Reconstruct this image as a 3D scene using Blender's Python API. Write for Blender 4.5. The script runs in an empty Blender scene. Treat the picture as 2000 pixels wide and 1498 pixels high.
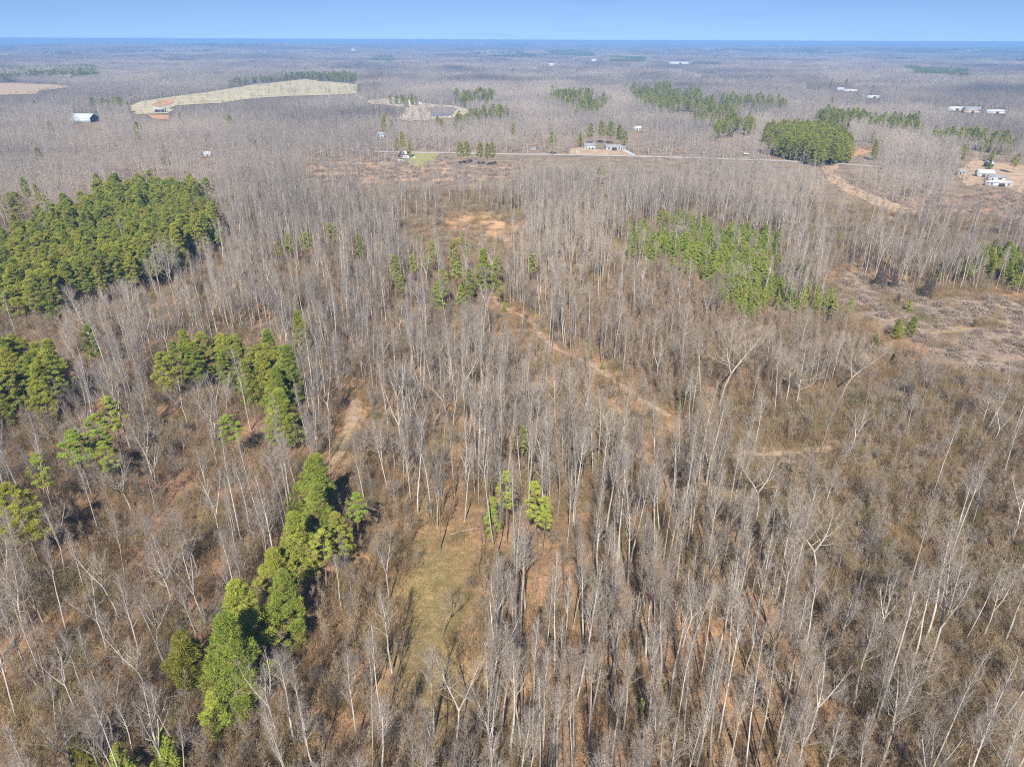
import bpy, math, random
import numpy as np
from mathutils import Vector, Matrix

R = math.radians
rs = np.random.RandomState(7)
random.seed(7)
scene = bpy.context.scene
COL = scene.collection

# ------------------------------------------------------------------ camera
CAM_H, PITCH, ROLL, FPX = 105.0, 25.82, 0.22, 1386.0
cam_d = bpy.data.cameras.new("camera")
cam_d.sensor_width = 36.0
cam_d.lens = FPX / 2000 * 36
cam_d.clip_start = 0.5
cam_d.clip_end = 80000
cam = bpy.data.objects.new("camera", cam_d)
COL.objects.link(cam)
CAM_ROT = Matrix.Rotation(R(90 - PITCH), 3, 'X') @ Matrix.Rotation(R(ROLL), 3, 'Z')
cam.matrix_world = Matrix.Translation((0, 0, CAM_H)) @ CAM_ROT.to_4x4()
scene.camera = cam
CR = np.array(CAM_ROT)

# ------------------------------------------------------------------ sky, sun, exposure
SUN_EL, SUN_AZ = 41.0, 184.0        # azimuth from +Y clockwise: the sun stands behind the viewer
world = bpy.data.worlds.new("World")
scene.world = world
world.use_nodes = True
wn = world.node_tree
wn.nodes.clear()
w_out = wn.nodes.new("ShaderNodeOutputWorld")
w_bg = wn.nodes.new("ShaderNodeBackground")
w_sky = wn.nodes.new("ShaderNodeTexSky")
w_sky.sky_type = 'NISHITA'
w_sky.sun_disc = False
w_sky.sun_elevation = R(SUN_EL)
w_sky.sun_rotation = R(SUN_AZ)
w_sky.air_density = 1.0
w_sky.dust_density = 0.0
w_sky.ozone_density = 4.0
w_tc = wn.nodes.new("ShaderNodeTexCoord")
w_map = wn.nodes.new("ShaderNodeVectorMath")      # looks a little above the horizon: a clear, deep winter sky
w_map.operation = 'MULTIPLY_ADD'
w_map.inputs[1].default_value = (1, 1, 1.6)
w_map.inputs[2].default_value = (0, 0, 0.17)
w_nrm = wn.nodes.new("ShaderNodeVectorMath"); w_nrm.operation = 'NORMALIZE'
w_mul = wn.nodes.new("ShaderNodeMixRGB"); w_mul.blend_type = 'MULTIPLY'; w_mul.inputs[0].default_value = 1
w_mul.inputs[2].default_value = (0.92, 0.93, 1.0, 1)
wn.links.new(w_tc.outputs['Generated'], w_map.inputs[0])
wn.links.new(w_map.outputs[0], w_nrm.inputs[0])
wn.links.new(w_nrm.outputs[0], w_sky.inputs['Vector'])
wn.links.new(w_sky.outputs[0], w_mul.inputs[1])
w_cm = wn.nodes.new("ShaderNodeMapping"); w_cm.inputs['Scale'].default_value = (5, 5, 75)
w_cn = wn.nodes.new("ShaderNodeTexNoise"); w_cn.inputs['Scale'].default_value = 1.0; w_cn.inputs['Detail'].default_value = 5
w_cr = wn.nodes.new("ShaderNodeValToRGB")
w_cr.color_ramp.elements[0].position = .52; w_cr.color_ramp.elements[0].color = (1, 1, 1, 1)
w_cr.color_ramp.elements[1].position = .72; w_cr.color_ramp.elements[1].color = (.93, .95, .965, 1)
w_cx = wn.nodes.new("ShaderNodeMixRGB"); w_cx.blend_type = 'MULTIPLY'; w_cx.inputs[0].default_value = 1
wn.links.new(w_tc.outputs['Generated'], w_cm.inputs[0]); wn.links.new(w_cm.outputs[0], w_cn.inputs['Vector']); wn.links.new(w_cn.outputs[0], w_cr.inputs[0])
wn.links.new(w_mul.outputs[0], w_cx.inputs[1]); wn.links.new(w_cr.outputs[0], w_cx.inputs[2])
wn.links.new(w_cx.outputs[0], w_bg.inputs[0])
w_bg.inputs[1].default_value = 0.094
wn.links.new(w_bg.outputs[0], w_out.inputs[0])

sun_d = bpy.data.lights.new("sun", 'SUN')
sun_d.energy = 4.9
sun_d.angle = R(0.53)
sun_d.color = (1.0, 0.95, 0.87)
sun = bpy.data.objects.new("sun", sun_d)
COL.objects.link(sun)
sd = Vector((math.sin(R(SUN_AZ)) * math.cos(R(SUN_EL)), math.cos(R(SUN_AZ)) * math.cos(R(SUN_EL)), math.sin(R(SUN_EL))))
sun.rotation_euler = sd.to_track_quat('Z', 'Y').to_euler()
sun.location = (0, -60, 120)
vs = scene.view_settings
vs.view_transform = 'Standard'
vs.look = 'None'
vs.exposure = 0.63
vs.gamma = 1.0
scene.cycles.max_bounces = 4
scene.cycles.diffuse_bounces = 2
scene.cycles.glossy_bounces = 1
scene.cycles.volume_bounces = 0
scene.cycles.use_adaptive_sampling = True
scene.cycles.adaptive_threshold = 0.02
scene.cycles.use_denoising = False
scene.cycles.filter_width = 1.1

# ------------------------------------------------------------------ pixel <-> place
def vnoise(x, y, seed=0):
    """smooth value noise 0..1"""
    xi = np.floor(x).astype(np.int64); yi = np.floor(y).astype(np.int64)
    fx = x - xi; fy = y - yi
    fx = fx * fx * (3 - 2 * fx); fy = fy * fy * (3 - 2 * fy)
    def h(a, b):
        n = (a * 374761393 + b * 668265263 + seed * 1442695041) & 0x7fffffff
        n = (n ^ (n >> 13)) * 1274126177 & 0x7fffffff
        return ((n ^ (n >> 16)) & 0xffff) / 65535.0
    return (h(xi, yi) * (1 - fx) + h(xi + 1, yi) * fx) * (1 - fy) + (h(xi, yi + 1) * (1 - fx) + h(xi + 1, yi + 1) * fx) * fy

def height(x, y):
    """the lie of the land: level near by, gently rolling farther out, long low ridges far off, falling away with the curve of the earth"""
    x = np.asarray(x, float); y = np.asarray(y, float)
    r = np.hypot(x, y)
    z = np.clip((r - 850) / 700, 0, 1) * 8.5 * (vnoise(x / 620 + 3, y / 430 + .3, 5) * .7 + vnoise(x / 260, y / 200, 6) * .3 - .5)
    far = np.clip((r - 3400) / 5000, 0, 1)
    z = z + far * (84 * (vnoise(x / 3600 + 5, y / 2100, 3) - 0.5) + 44 * (vnoise(x / 1300, y / 900, 4) - 0.5))
    z = z - r * r / 1.27e7
    z = z - np.clip((r - 6000) / 9000, 0, 1) * 30 * np.clip((-x / np.maximum(r, 1) - 0.15) * 2, 0, 1)
    return z

STEPS = np.geomspace(30, 40000, 900)
def to_world(u, v, z=0.0):
    """where the line of sight through a spot of the 2000 x 1498 photograph first comes down to height z over the land"""
    u = np.asarray(u, float); v = np.asarray(v, float)
    sh = u.shape
    u = u.ravel(); v = v.ravel()
    d = np.stack([(u - 1000) / FPX, (749 - v) / FPX, -np.ones_like(u)], -1) @ CR.T
    d = d / np.hypot(d[:, 0], d[:, 1])[:, None]
    X = d[:, 0:1] * STEPS; Y = d[:, 1:2] * STEPS
    gap = CAM_H + d[:, 2:3] * STEPS - height(X, Y) - z
    hit = gap <= 0
    k = np.where(hit.any(1), hit.argmax(1), len(STEPS) - 1)
    k = np.maximum(k, 1)
    n = np.arange(len(u))
    g0, g1 = gap[n, k - 1], gap[n, k]
    f = np.clip(g0 / (g0 - g1 + 1e-9), 0, 1)
    t = STEPS[k - 1] * (1 - f) + STEPS[k] * f
    return (d[:, 0] * t).reshape(sh), (d[:, 1] * t).reshape(sh)

def to_px(x, y, z=0.0):
    x = np.asarray(x, float); y = np.asarray(y, float)
    p = np.stack([x, y, height(x, y) + z - CAM_H], -1) @ CR
    w = np.maximum(-p[..., 2], 1e-3)
    return 1000 + FPX * p[..., 0] / w, 749 - FPX * p[..., 1] / w

def pip(poly, u, v):
    """inside a polygon"""
    u = np.asarray(u, float); v = np.asarray(v, float)
    ins = np.zeros(u.shape, bool)
    n = len(poly)
    j = n - 1
    for i in range(n):
        xi, yi = poly[i]; xj, yj = poly[j]
        if yi != yj:
            c = ((yi > v) != (yj > v)) & (u < (xj - xi) * (v - yi) / (yj - yi) + xi)
            ins ^= c
        j = i
    return ins

def near_line(pts, u, v):
    """distance to a polyline"""
    d = np.full(np.shape(u), 1e9)
    for (x0, y0), (x1, y1) in zip(pts[:-1], pts[1:]):
        dx, dy = x1 - x0, y1 - y0
        t = np.clip(((u - x0) * dx + (v - y0) * dy) / (dx * dx + dy * dy + 1e-9), 0, 1)
        d = np.minimum(d, np.hypot(u - x0 - t * dx, v - y0 - t * dy))
    return d

# ------------------------------------------------------------------ the map, traced in photograph coordinates
FIELD = [(250, 214), (262, 200), (330, 190), (410, 180), (480, 168), (560, 159), (600, 155), (640, 161), (697, 166), (692, 184), (640, 187), (560, 189),
         (480, 195), (430, 202), (350, 206), (335, 212), (330, 224), (262, 226)]
SOIL_A = [(296, 206), (310, 198), (340, 195), (338, 203), (315, 210)]
SOIL_B = [(288, 225), (330, 226), (330, 235), (300, 233)]
QUARRY = [(716, 196), (770, 192), (800, 196), (830, 203), (880, 207), (912, 213), (914, 224), (890, 231), (845, 234), (800, 237), (770, 232), (790, 222), (792, 212), (760, 206), (722, 204)]
DARKPOND = [(830, 212), (862, 208), (893, 213), (885, 223), (842, 222)]
POND = [(838, 224), (880, 222), (884, 226), (846, 229)]
WESTFIELD = [(-60, 164), (30, 163), (130, 167), (135, 172), (80, 178), (70, 185), (-60, 188)]
YARD = [(786, 300), (800, 297), (860, 299), (842, 322), (815, 326), (790, 320)]
LAWN = [(1112, 292), (1140, 286), (1160, 292), (1200, 294), (1215, 291), (1240, 305), (1150, 303), (1115, 304)]
HOMES = [(1872, 330), (1900, 312), (1955, 318), (2060, 330), (2060, 384), (1990, 378), (1960, 364), (1890, 362), (1870, 346)]
CUT = [(1600, 318), (1640, 322), (1628, 340), (1660, 360), (1700, 380), (1740, 392), (1790, 412), (1760, 418), (1700, 398), (1655, 376), (1615, 352), (1610, 336)]
SLOPE = [(1608, 313), (1640, 302), (1680, 292), (1706, 290), (1700, 298), (1650, 312)]
BARE = [(770, 445), (800, 432), (860, 430), (935, 412), (965, 415), (980, 430), (1025, 432), (1030, 448), (1010, 462), (985, 480), (935, 470), (905, 452), (850, 440), (800, 450)]
VINE = [(1610, 552), (1640, 530), (1700, 540), (1750, 556), (1840, 575), (2060, 590), (2060, 720), (1960, 735), (1870, 720), (1830, 690), (1760, 660), (1680, 625), (1640, 590)]
GRASS = [(760, 1070), (800, 1035), (900, 1035), (925, 1090), (935, 1150), (930, 1240), (925, 1380), (880, 1450), (810, 1430), (780, 1330), (745, 1240), (735, 1160), (790, 1110)]
BRUSHR = [(1330, 830), (1480, 770), (1650, 760), (1760, 730), (2150, 740), (2300, 1600), (1760, 1600), (1640, 1330), (1560, 1120), (1420, 930)]
LEFTOPEN = [(300, 870), (520, 850), (560, 960), (530, 1070), (420, 1190), (330, 1290), (180, 1270), (100, 1130), (210, 1060), (300, 980)]
SAPLING = [(1085, 600), (1250, 590), (1420, 590), (1640, 620), (1690, 690), (1600, 745), (1480, 755), (1330, 790), (1270, 770), (1180, 700), (1080, 650)]
MARSH = [(600, 322), (700, 318), (860, 318), (1010, 330), (1010, 345), (860, 352), (700, 352), (600, 340)]
SCRUBR = [(1560, 400), (1700, 405), (1780, 395), (1900, 372), (2060, 385), (2060, 470), (1900, 450), (1780, 440), (1650, 430)]
PATH = [(957, 562), (966, 585), (985, 605), (1020, 615), (1048, 640), (1062, 665), (1105, 692), (1160, 712), (1205, 748), (1262, 792), (1310, 812)]
PATH2 = [(700, 782), (688, 815), (672, 850), (662, 885), (640, 908)]
PATH3 = [(1440, 888), (1500, 892), (1560, 884), (1625, 878)]
PATH4 = [(1790, 655), (1840, 652), (1900, 640)]
ROAD = [(690, 296), (800, 298), (900, 300), (1000, 302), (1130, 303), (1240, 306), (1340, 309), (1480, 313), (1580, 318), (1650, 321), (1720, 327)]
DRIVE = [(1208, 290), (1222, 296), (1240, 305)]
DRIVE2 = [(1128, 294), (1129, 303)]
PINE_A = [(-80, 470), (40, 432), (100, 408), (180, 388), (205, 352), (225, 342), (300, 337), (375, 347), (405, 360), (350, 372), (400, 400), (408, 425), (395, 455),
          (335, 470), (365, 495), (330, 515), (235, 548), (150, 560), (135, 585), (80, 600), (-80, 600)]
PINE_B = [(-60, 640), (30, 645), (50, 662), (95, 665), (122, 698), (95, 715), (100, 740), (75, 770), (30, 790), (-60, 800)]
PINE_C = [(285, 700), (320, 680), (350, 667), (420, 650), (500, 645), (535, 662), (562, 690), (572, 722), (550, 745), (515, 752), (500, 735), (440, 722), (400, 705), (345, 718), (300, 712)]
PINE_D = [(1215, 432), (1290, 430), (1310, 415), (1398, 415), (1412, 440), (1500, 445), (1520, 455), (1560, 455), (1520, 468), (1500, 478), (1512, 535), (1540, 548), (1480, 552),
          (1465, 560), (1380, 522), (1330, 505), (1270, 495), (1235, 478), (1240, 450)]
PINE_E = [(1505, 244), (1540, 236), (1600, 233), (1655, 252), (1660, 280), (1630, 300), (1600, 292), (1560, 280), (1515, 275)]
FAR_PINES = [[(1230, 165), (1290, 160), (1360, 172), (1400, 195), (1440, 215), (1480, 225), (1470, 245), (1400, 262), (1390, 235), (1330, 212), (1240, 195)],
             [(1080, 172), (1150, 172), (1195, 190), (1165, 206), (1120, 198), (1078, 188)],
             [(1385, 185), (1500, 183), (1540, 192), (1535, 200), (1420, 200)],
             [(880, 178), (960, 172), (965, 190), (905, 190)],
             [(0, 128), (60, 130), (180, 126), (190, 140), (90, 145), (0, 148)],
             [(440, 158), (500, 148), (600, 138), (690, 142), (692, 150), (600, 146), (500, 156)],
             [(768, 182), (812, 184), (810, 194), (772, 190)],
             [(1070, 98), (1150, 96), (1160, 108), (1080, 108)],
             [(1190, 108), (1260, 110), (1255, 120), (1195, 118)],
             [(1830, 248), (1900, 246), (1990, 262), (1985, 275), (1900, 262), (1835, 262)],
             [(1690, 220), (1790, 222), (1800, 240), (1760, 240), (1700, 232)],
             [(1600, 214), (1700, 216), (1700, 226), (1610, 224)],
             [(1770, 128), (1810, 130), (1890, 134), (1890, 144), (1790, 142)],
             [(1755, 96), (1870, 96), (1860, 102), (1760, 102)],
             [(1900, 94), (2000, 94), (2000, 103), (1930, 102)],
             [(735, 110), (765, 108), (768, 118), (738, 118)],
             [(190, 192), (245, 190), (240, 202), (200, 203)],
             [(840, 225), (905, 222), (900, 236), (845, 238)],
             [(880, 208), (980, 205), (985, 220), (890, 222)]]
def rect(u, v, w, h):
    return [(u - w, v - h), (u + w, v - h), (u + w, v + 1), (u - w, v + 1)]
CLEAR = [FIELD, SOIL_B, QUARRY, WESTFIELD, YARD, LAWN, HOMES, CUT, SLOPE, rect(168, 238, 25, 15), rect(406, 305, 9, 6), rect(745, 268, 8, 7), rect(1896, 221, 26, 9), rect(1866, 216, 14, 7),
         rect(1945, 222, 20, 7), rect(1650, 179, 28, 9), rect(1610, 172, 34, 5), rect(1706, 192, 13, 4), rect(1327, 126, 26, 4), rect(1077, 130, 8, 4), rect(1044, 137, 7, 4), rect(1160, 121, 9, 3), rect(1359, 154, 8, 5),
         rect(1246, 255, 10, 7), rect(690, 101, 4, 4), rect(1457, 303, 8, 6), rect(1046, 295, 16, 8), rect(1876, 341, 10, 7)]
SOFT = [(BARE, .97), (VINE, .975), (MARSH, .82), (SCRUBR, .62), ([(1090, 520), (1110, 500), (1200, 470), (1230, 500), (1180, 560)], .3)]

# ------------------------------------------------------------------ materials
def mat(name, rough=0.9):
    m = bpy.data.materials.new(name)
    m.use_nodes = True
    nt = m.node_tree
    b = nt.nodes["Principled BSDF"]
    b.inputs["Roughness"].default_value = rough
    b.inputs["Specular IOR Level"].default_value = 0.25
    return m, nt, b

def N(nt, kind, **kw):
    n = nt.nodes.new(kind)
    for k, v in kw.items():
        setattr(n, k, v)
    return n

def ramp(nt, stops):
    r = nt.nodes.new("ShaderNodeValToRGB")
    e = r.color_ramp.elements
    while len(e) < len(stops):
        e.new(0.5)
    for el, (p, c) in zip(e, stops):
        el.position = p
        el.color = (*c, 1)
    return r

def noise_mat(name, c1, c2, scale, rough=0.9, detail=4, coord='Object', bump=0.0, stretch=(1, 1, 1)):
    m, nt, b = mat(name, rough)
    tc = N(nt, "ShaderNodeTexCoord"); mp = N(nt, "ShaderNodeMapping"); mp.inputs['Scale'].default_value = stretch
    no = N(nt, "ShaderNodeTexNoise"); no.inputs['Scale'].default_value = scale; no.inputs['Detail'].default_value = detail
    rp = ramp(nt, [(0.32, c1), (0.68, c2)])
    nt.links.new(tc.outputs[coord], mp.inputs[0]); nt.links.new(mp.outputs[0], no.inputs['Vector'])
    nt.links.new(no.outputs[0], rp.inputs[0]); nt.links.new(rp.outputs[0], b.inputs['Base Color'])
    if bump:
        bp = N(nt, "ShaderNodeBump"); bp.inputs['Strength'].default_value = bump; bp.inputs['Distance'].default_value = 0.2
        nt.links.new(no.outputs[0], bp.inputs['Height']); nt.links.new(bp.outputs[0], b.inputs['Normal'])
    return m

def kind_mat(name, stops, rough=0.85, noise=0.0, dark=(0.6, 0.6, 0.6), scale=1.0, stretch=(1, 1, 1), stand=False):
    """each tree draws its own tone from the ramp; bark blotches on top"""
    m, nt, b = mat(name, rough)
    oi = N(nt, "ShaderNodeObjectInfo")
    rp = ramp(nt, stops)
    nt.links.new(oi.outputs['Random'], rp.inputs[0])
    out = rp.outputs[0]
    if noise:
        tc = N(nt, "ShaderNodeTexCoord"); mp = N(nt, "ShaderNodeMapping"); mp.inputs['Scale'].default_value = stretch
        no = N(nt, "ShaderNodeTexNoise"); no.inputs['Scale'].default_value = scale; no.inputs['Detail'].default_value = 3
        r2 = ramp(nt, [(0.38, dark), (0.62, (1, 1, 1))])
        mx = N(nt, "ShaderNodeMixRGB", blend_type='MULTIPLY'); mx.inputs[0].default_value = noise
        nt.links.new(tc.outputs['Object'], mp.inputs[0]); nt.links.new(mp.outputs[0], no.inputs['Vector'])
        nt.links.new(no.outputs[0], r2.inputs[0]); nt.links.new(out, mx.inputs[1]); nt.links.new(r2.outputs[0], mx.inputs[2])
        out = mx.outputs[0]
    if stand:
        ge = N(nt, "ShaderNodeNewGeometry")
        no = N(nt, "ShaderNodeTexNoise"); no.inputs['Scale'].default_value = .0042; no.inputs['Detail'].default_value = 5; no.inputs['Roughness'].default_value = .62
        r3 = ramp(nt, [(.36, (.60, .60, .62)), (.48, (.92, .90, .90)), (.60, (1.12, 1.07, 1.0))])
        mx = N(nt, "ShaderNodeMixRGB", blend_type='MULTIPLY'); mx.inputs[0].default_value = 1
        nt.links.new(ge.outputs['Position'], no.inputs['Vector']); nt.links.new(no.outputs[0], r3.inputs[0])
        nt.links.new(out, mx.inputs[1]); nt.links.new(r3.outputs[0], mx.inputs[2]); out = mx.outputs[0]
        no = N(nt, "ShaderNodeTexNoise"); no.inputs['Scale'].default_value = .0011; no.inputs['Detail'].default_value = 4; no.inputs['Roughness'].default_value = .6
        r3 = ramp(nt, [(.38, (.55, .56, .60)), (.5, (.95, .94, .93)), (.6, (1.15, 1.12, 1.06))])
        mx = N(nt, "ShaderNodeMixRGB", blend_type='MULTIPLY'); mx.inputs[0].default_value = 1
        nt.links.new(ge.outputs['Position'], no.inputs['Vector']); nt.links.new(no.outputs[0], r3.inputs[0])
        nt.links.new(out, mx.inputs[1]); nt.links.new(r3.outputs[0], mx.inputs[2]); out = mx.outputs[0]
    nt.links.new(out, b.inputs['Base Color'])
    return m

M = {}
M['bark'] = kind_mat('pale_bark', [(0, (.46, .415, .35)), (.4, (.57, .52, .45)), (.75, (.65, .60, .53)), (1, (.51, .43, .33))], noise=0.8, dark=(.55, .52, .5), scale=.9, stretch=(1.5, 1.5, .35))
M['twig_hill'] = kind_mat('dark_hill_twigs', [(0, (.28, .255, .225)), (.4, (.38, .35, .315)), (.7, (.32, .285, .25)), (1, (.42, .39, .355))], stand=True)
M['needle_far'] = kind_mat('far_needles', [(0, (.10, .15, .045)), (1, (.16, .20, .05))])
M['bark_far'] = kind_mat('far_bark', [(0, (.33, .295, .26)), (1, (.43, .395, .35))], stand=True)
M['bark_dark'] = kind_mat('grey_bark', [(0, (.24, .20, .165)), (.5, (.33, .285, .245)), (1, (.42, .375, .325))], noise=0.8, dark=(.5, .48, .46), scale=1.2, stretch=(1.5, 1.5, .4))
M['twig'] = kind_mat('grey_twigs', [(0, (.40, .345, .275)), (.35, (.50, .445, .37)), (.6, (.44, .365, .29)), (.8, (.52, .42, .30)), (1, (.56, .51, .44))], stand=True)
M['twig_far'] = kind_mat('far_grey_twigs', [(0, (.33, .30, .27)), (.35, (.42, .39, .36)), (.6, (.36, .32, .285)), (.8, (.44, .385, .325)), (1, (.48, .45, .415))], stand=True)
M['twig_brown'] = kind_mat('brown_twigs', [(0, (.29, .20, .125)), (.4, (.38, .285, .185)), (.7, (.35, .25, .165)), (1, (.45, .35, .225))])
M['brush'] = kind_mat('brush_stems', [(0, (.18, .125, .06)), (.3, (.29, .20, .10)), (.55, (.34, .235, .135)), (.75, (.20, .18, .07)), (.9, (.42, .315, .175)), (1, (.27, .165, .09))])
M['needle'] = kind_mat('pine_needles', [(0, (.25, .30, .045)), (.4, (.35, .375, .055)), (.75, (.44, .42, .062)), (1, (.29, .325, .055))], noise=0.75, dark=(.56, .64, .6), scale=.5)
M['needle_young'] = kind_mat('young_pine_needles', [(0, (.26, .35, .05)), (.6, (.35, .42, .06)), (1, (.40, .43, .068))], noise=0.5, dark=(.7, .75, .8), scale=.8)
M['needle_old'] = kind_mat('yellowed_needles', [(0, (.26, .235, .06)), (.6, (.33, .27, .075)), (1, (.27, .19, .08))])
M['cedar'] = kind_mat('cedar_foliage', [(0, (.19, .19, .025)), (1, (.24, .22, .035))], noise=0.5, dark=(.7, .7, .6), scale=.8)
M['pinebark'] = noise_mat('pine_bark', (.16, .115, .085), (.30, .235, .19), 2.0, stretch=(1, 1, .4))
M['tanleaf'] = kind_mat('dry_leaves', [(0, (.42, .25, .13)), (.5, (.48, .31, .17)), (1, (.38, .20, .10))])
M['grass'] = kind_mat('dry_grass', [(0, (.30, .24, .10)), (.5, (.24, .22, .075)), (1, (.38, .29, .15))])
M['vine'] = kind_mat('dead_vines', [(0, (.28, .22, .17)), (.6, (.41, .325, .255)), (1, (.33, .25, .19))])
M['white'] = noise_mat('white_paint', (.50, .50, .49), (.62, .62, .61), .6, .6)
M['metal'] = noise_mat('grey_roof_metal', (.42, .47, .52), (.52, .57, .62), .15, .5, stretch=(6, .3, 1))
M['roofgrey'] = noise_mat('grey_shingles', (.22, .22, .23), (.32, .32, .33), 1.2, .9)
M['roofwhite'] = noise_mat('white_roof', (.40, .42, .44), (.52, .54, .56), .5, .6)
M['dark'] = noise_mat('dark_glass', (.02, .025, .03), (.04, .05, .06), 1, .2)
M['shade'] = noise_mat('dark_boards_shade', (.035, .04, .055), (.06, .065, .08), 1, .9)  # dark doors and shed walls, also shade painted into barn end and porches
M['tan'] = noise_mat('tan_siding', (.50, .38, .27), (.58, .45, .33), .8, .8)
M['bluegrey'] = noise_mat('pale_blue_siding', (.48, .58, .66), (.56, .65, .72), .8, .8)
M['tarp'] = noise_mat('blue_tarp', (.03, .16, .42), (.05, .22, .52), 1.5, .5)
M['teal'] = noise_mat('teal_plastic', (.05, .32, .36), (.07, .38, .42), 1.5, .5)
M['rubber'] = noise_mat('tyre_rubber', (.02, .02, .02), (.035, .035, .035), 4, .9)
M['greypaint'] = noise_mat('grey_car_paint', (.25, .27, .29), (.33, .35, .37), 1.0, .35)
M['polewood'] = noise_mat('weathered_pole', (.42, .42, .42), (.52, .52, .51), 1.0, .9)
M['wire'] = noise_mat('power_line', (.10, .10, .10), (.14, .14, .14), 1, .6)
M['road'] = noise_mat('worn_asphalt', (.40, .36, .31), (.50, .46, .40), .08, .9)
M['concrete'] = noise_mat('pale_concrete', (.52, .51, .49), (.60, .59, .57), .3, .9)
M['gravel'] = noise_mat('pale_gravel', (.44, .34, .23), (.62, .53, .41), .05, .95, bump=.2)
M['path'] = noise_mat('tan_track', (.29, .19, .115), (.50, .36, .22), .45, .95, bump=.4)
M['cut'] = noise_mat('tan_dry_grass', (.38, .26, .16), (.56, .41, .26), .12, .95, bump=.3)
M['field'] = noise_mat('pale_pasture', (.42, .36, .20), (.60, .52, .32), .02, .95, stretch=(.5, 2.2, 1))
M['soil'] = noise_mat('orange_soil', (.50, .24, .11), (.60, .34, .18), .06, .95)
M['blackmud'] = noise_mat('dark_mud', (.19, .165, .145), (.29, .25, .215), .06, .9)
M['lawn'] = noise_mat('lawn_grass', (.30, .29, .10), (.40, .35, .16), .15, .95)
M['water'] = mat('pond_water', .08)[0]
M['water'].node_tree.nodes["Principled BSDF"].inputs['Base Color'].default_value = (.06, .11, .17, 1)

def ground_mat():
    m, nt, b = mat('leaf_litter', .95)
    at = N(nt, "ShaderNodeAttribute", attribute_name='tint')
    tc = N(nt, "ShaderNodeTexCoord")
    def noise(s, d, st=None):
        n = N(nt, "ShaderNodeTexNoise"); n.inputs['Scale'].default_value = s; n.inputs['Detail'].default_value = d
        nt.links.new(tc.outputs['Object'], n.inputs['Vector'])
        return n
    n1, n2, n3 = noise(.07, 4), noise(.55, 5), noise(4.5, 3)
    r1 = ramp(nt, [(.34, (.72, .74, .74)), (.66, (1.22, 1.18, 1.14))])
    r2 = ramp(nt, [(.3, (.68, .66, .62)), (.55, (1.0, 1.0, 1.0)), (.74, (1.36, 1.28, 1.18))])
    r3 = ramp(nt, [(.3, (.48, .46, .44)), (.7, (1.5, 1.46, 1.4))])
    cur = at.outputs['Color']
    for n, r in ((n1, r1), (n2, r2), (n3, r3)):
        nt.links.new(n.outputs[0], r.inputs[0])
        mx = N(nt, "ShaderNodeMixRGB", blend_type='MULTIPLY'); mx.inputs[0].default_value = 1
        nt.links.new(cur, mx.inputs[1]); nt.links.new(r.outputs[0], mx.inputs[2])
        cur = mx.outputs[0]
    # patches of moss and winter green
    n4 = noise(.13, 5)
    r4 = ramp(nt, [(.60, (0, 0, 0)), (.72, (.5, .5, .5))])
    mx = N(nt, "ShaderNodeMixRGB"); mx.inputs[2].default_value = (.125, .12, .045, 1)
    nt.links.new(n4.outputs[0], r4.inputs[0]); nt.links.new(r4.outputs[0], mx.inputs[0]); nt.links.new(cur, mx.inputs[1])
    nt.links.new(mx.outputs[0], b.inputs['Base Color'])
    bp = N(nt, "ShaderNodeBump"); bp.inputs['Strength'].default_value = .7; bp.inputs['Distance'].default_value = .35
    nt.links.new(n2.outputs[0], bp.inputs['Height']); nt.links.new(bp.outputs[0], b.inputs['Normal'])
    return m
M['ground'] = ground_mat()

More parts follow.
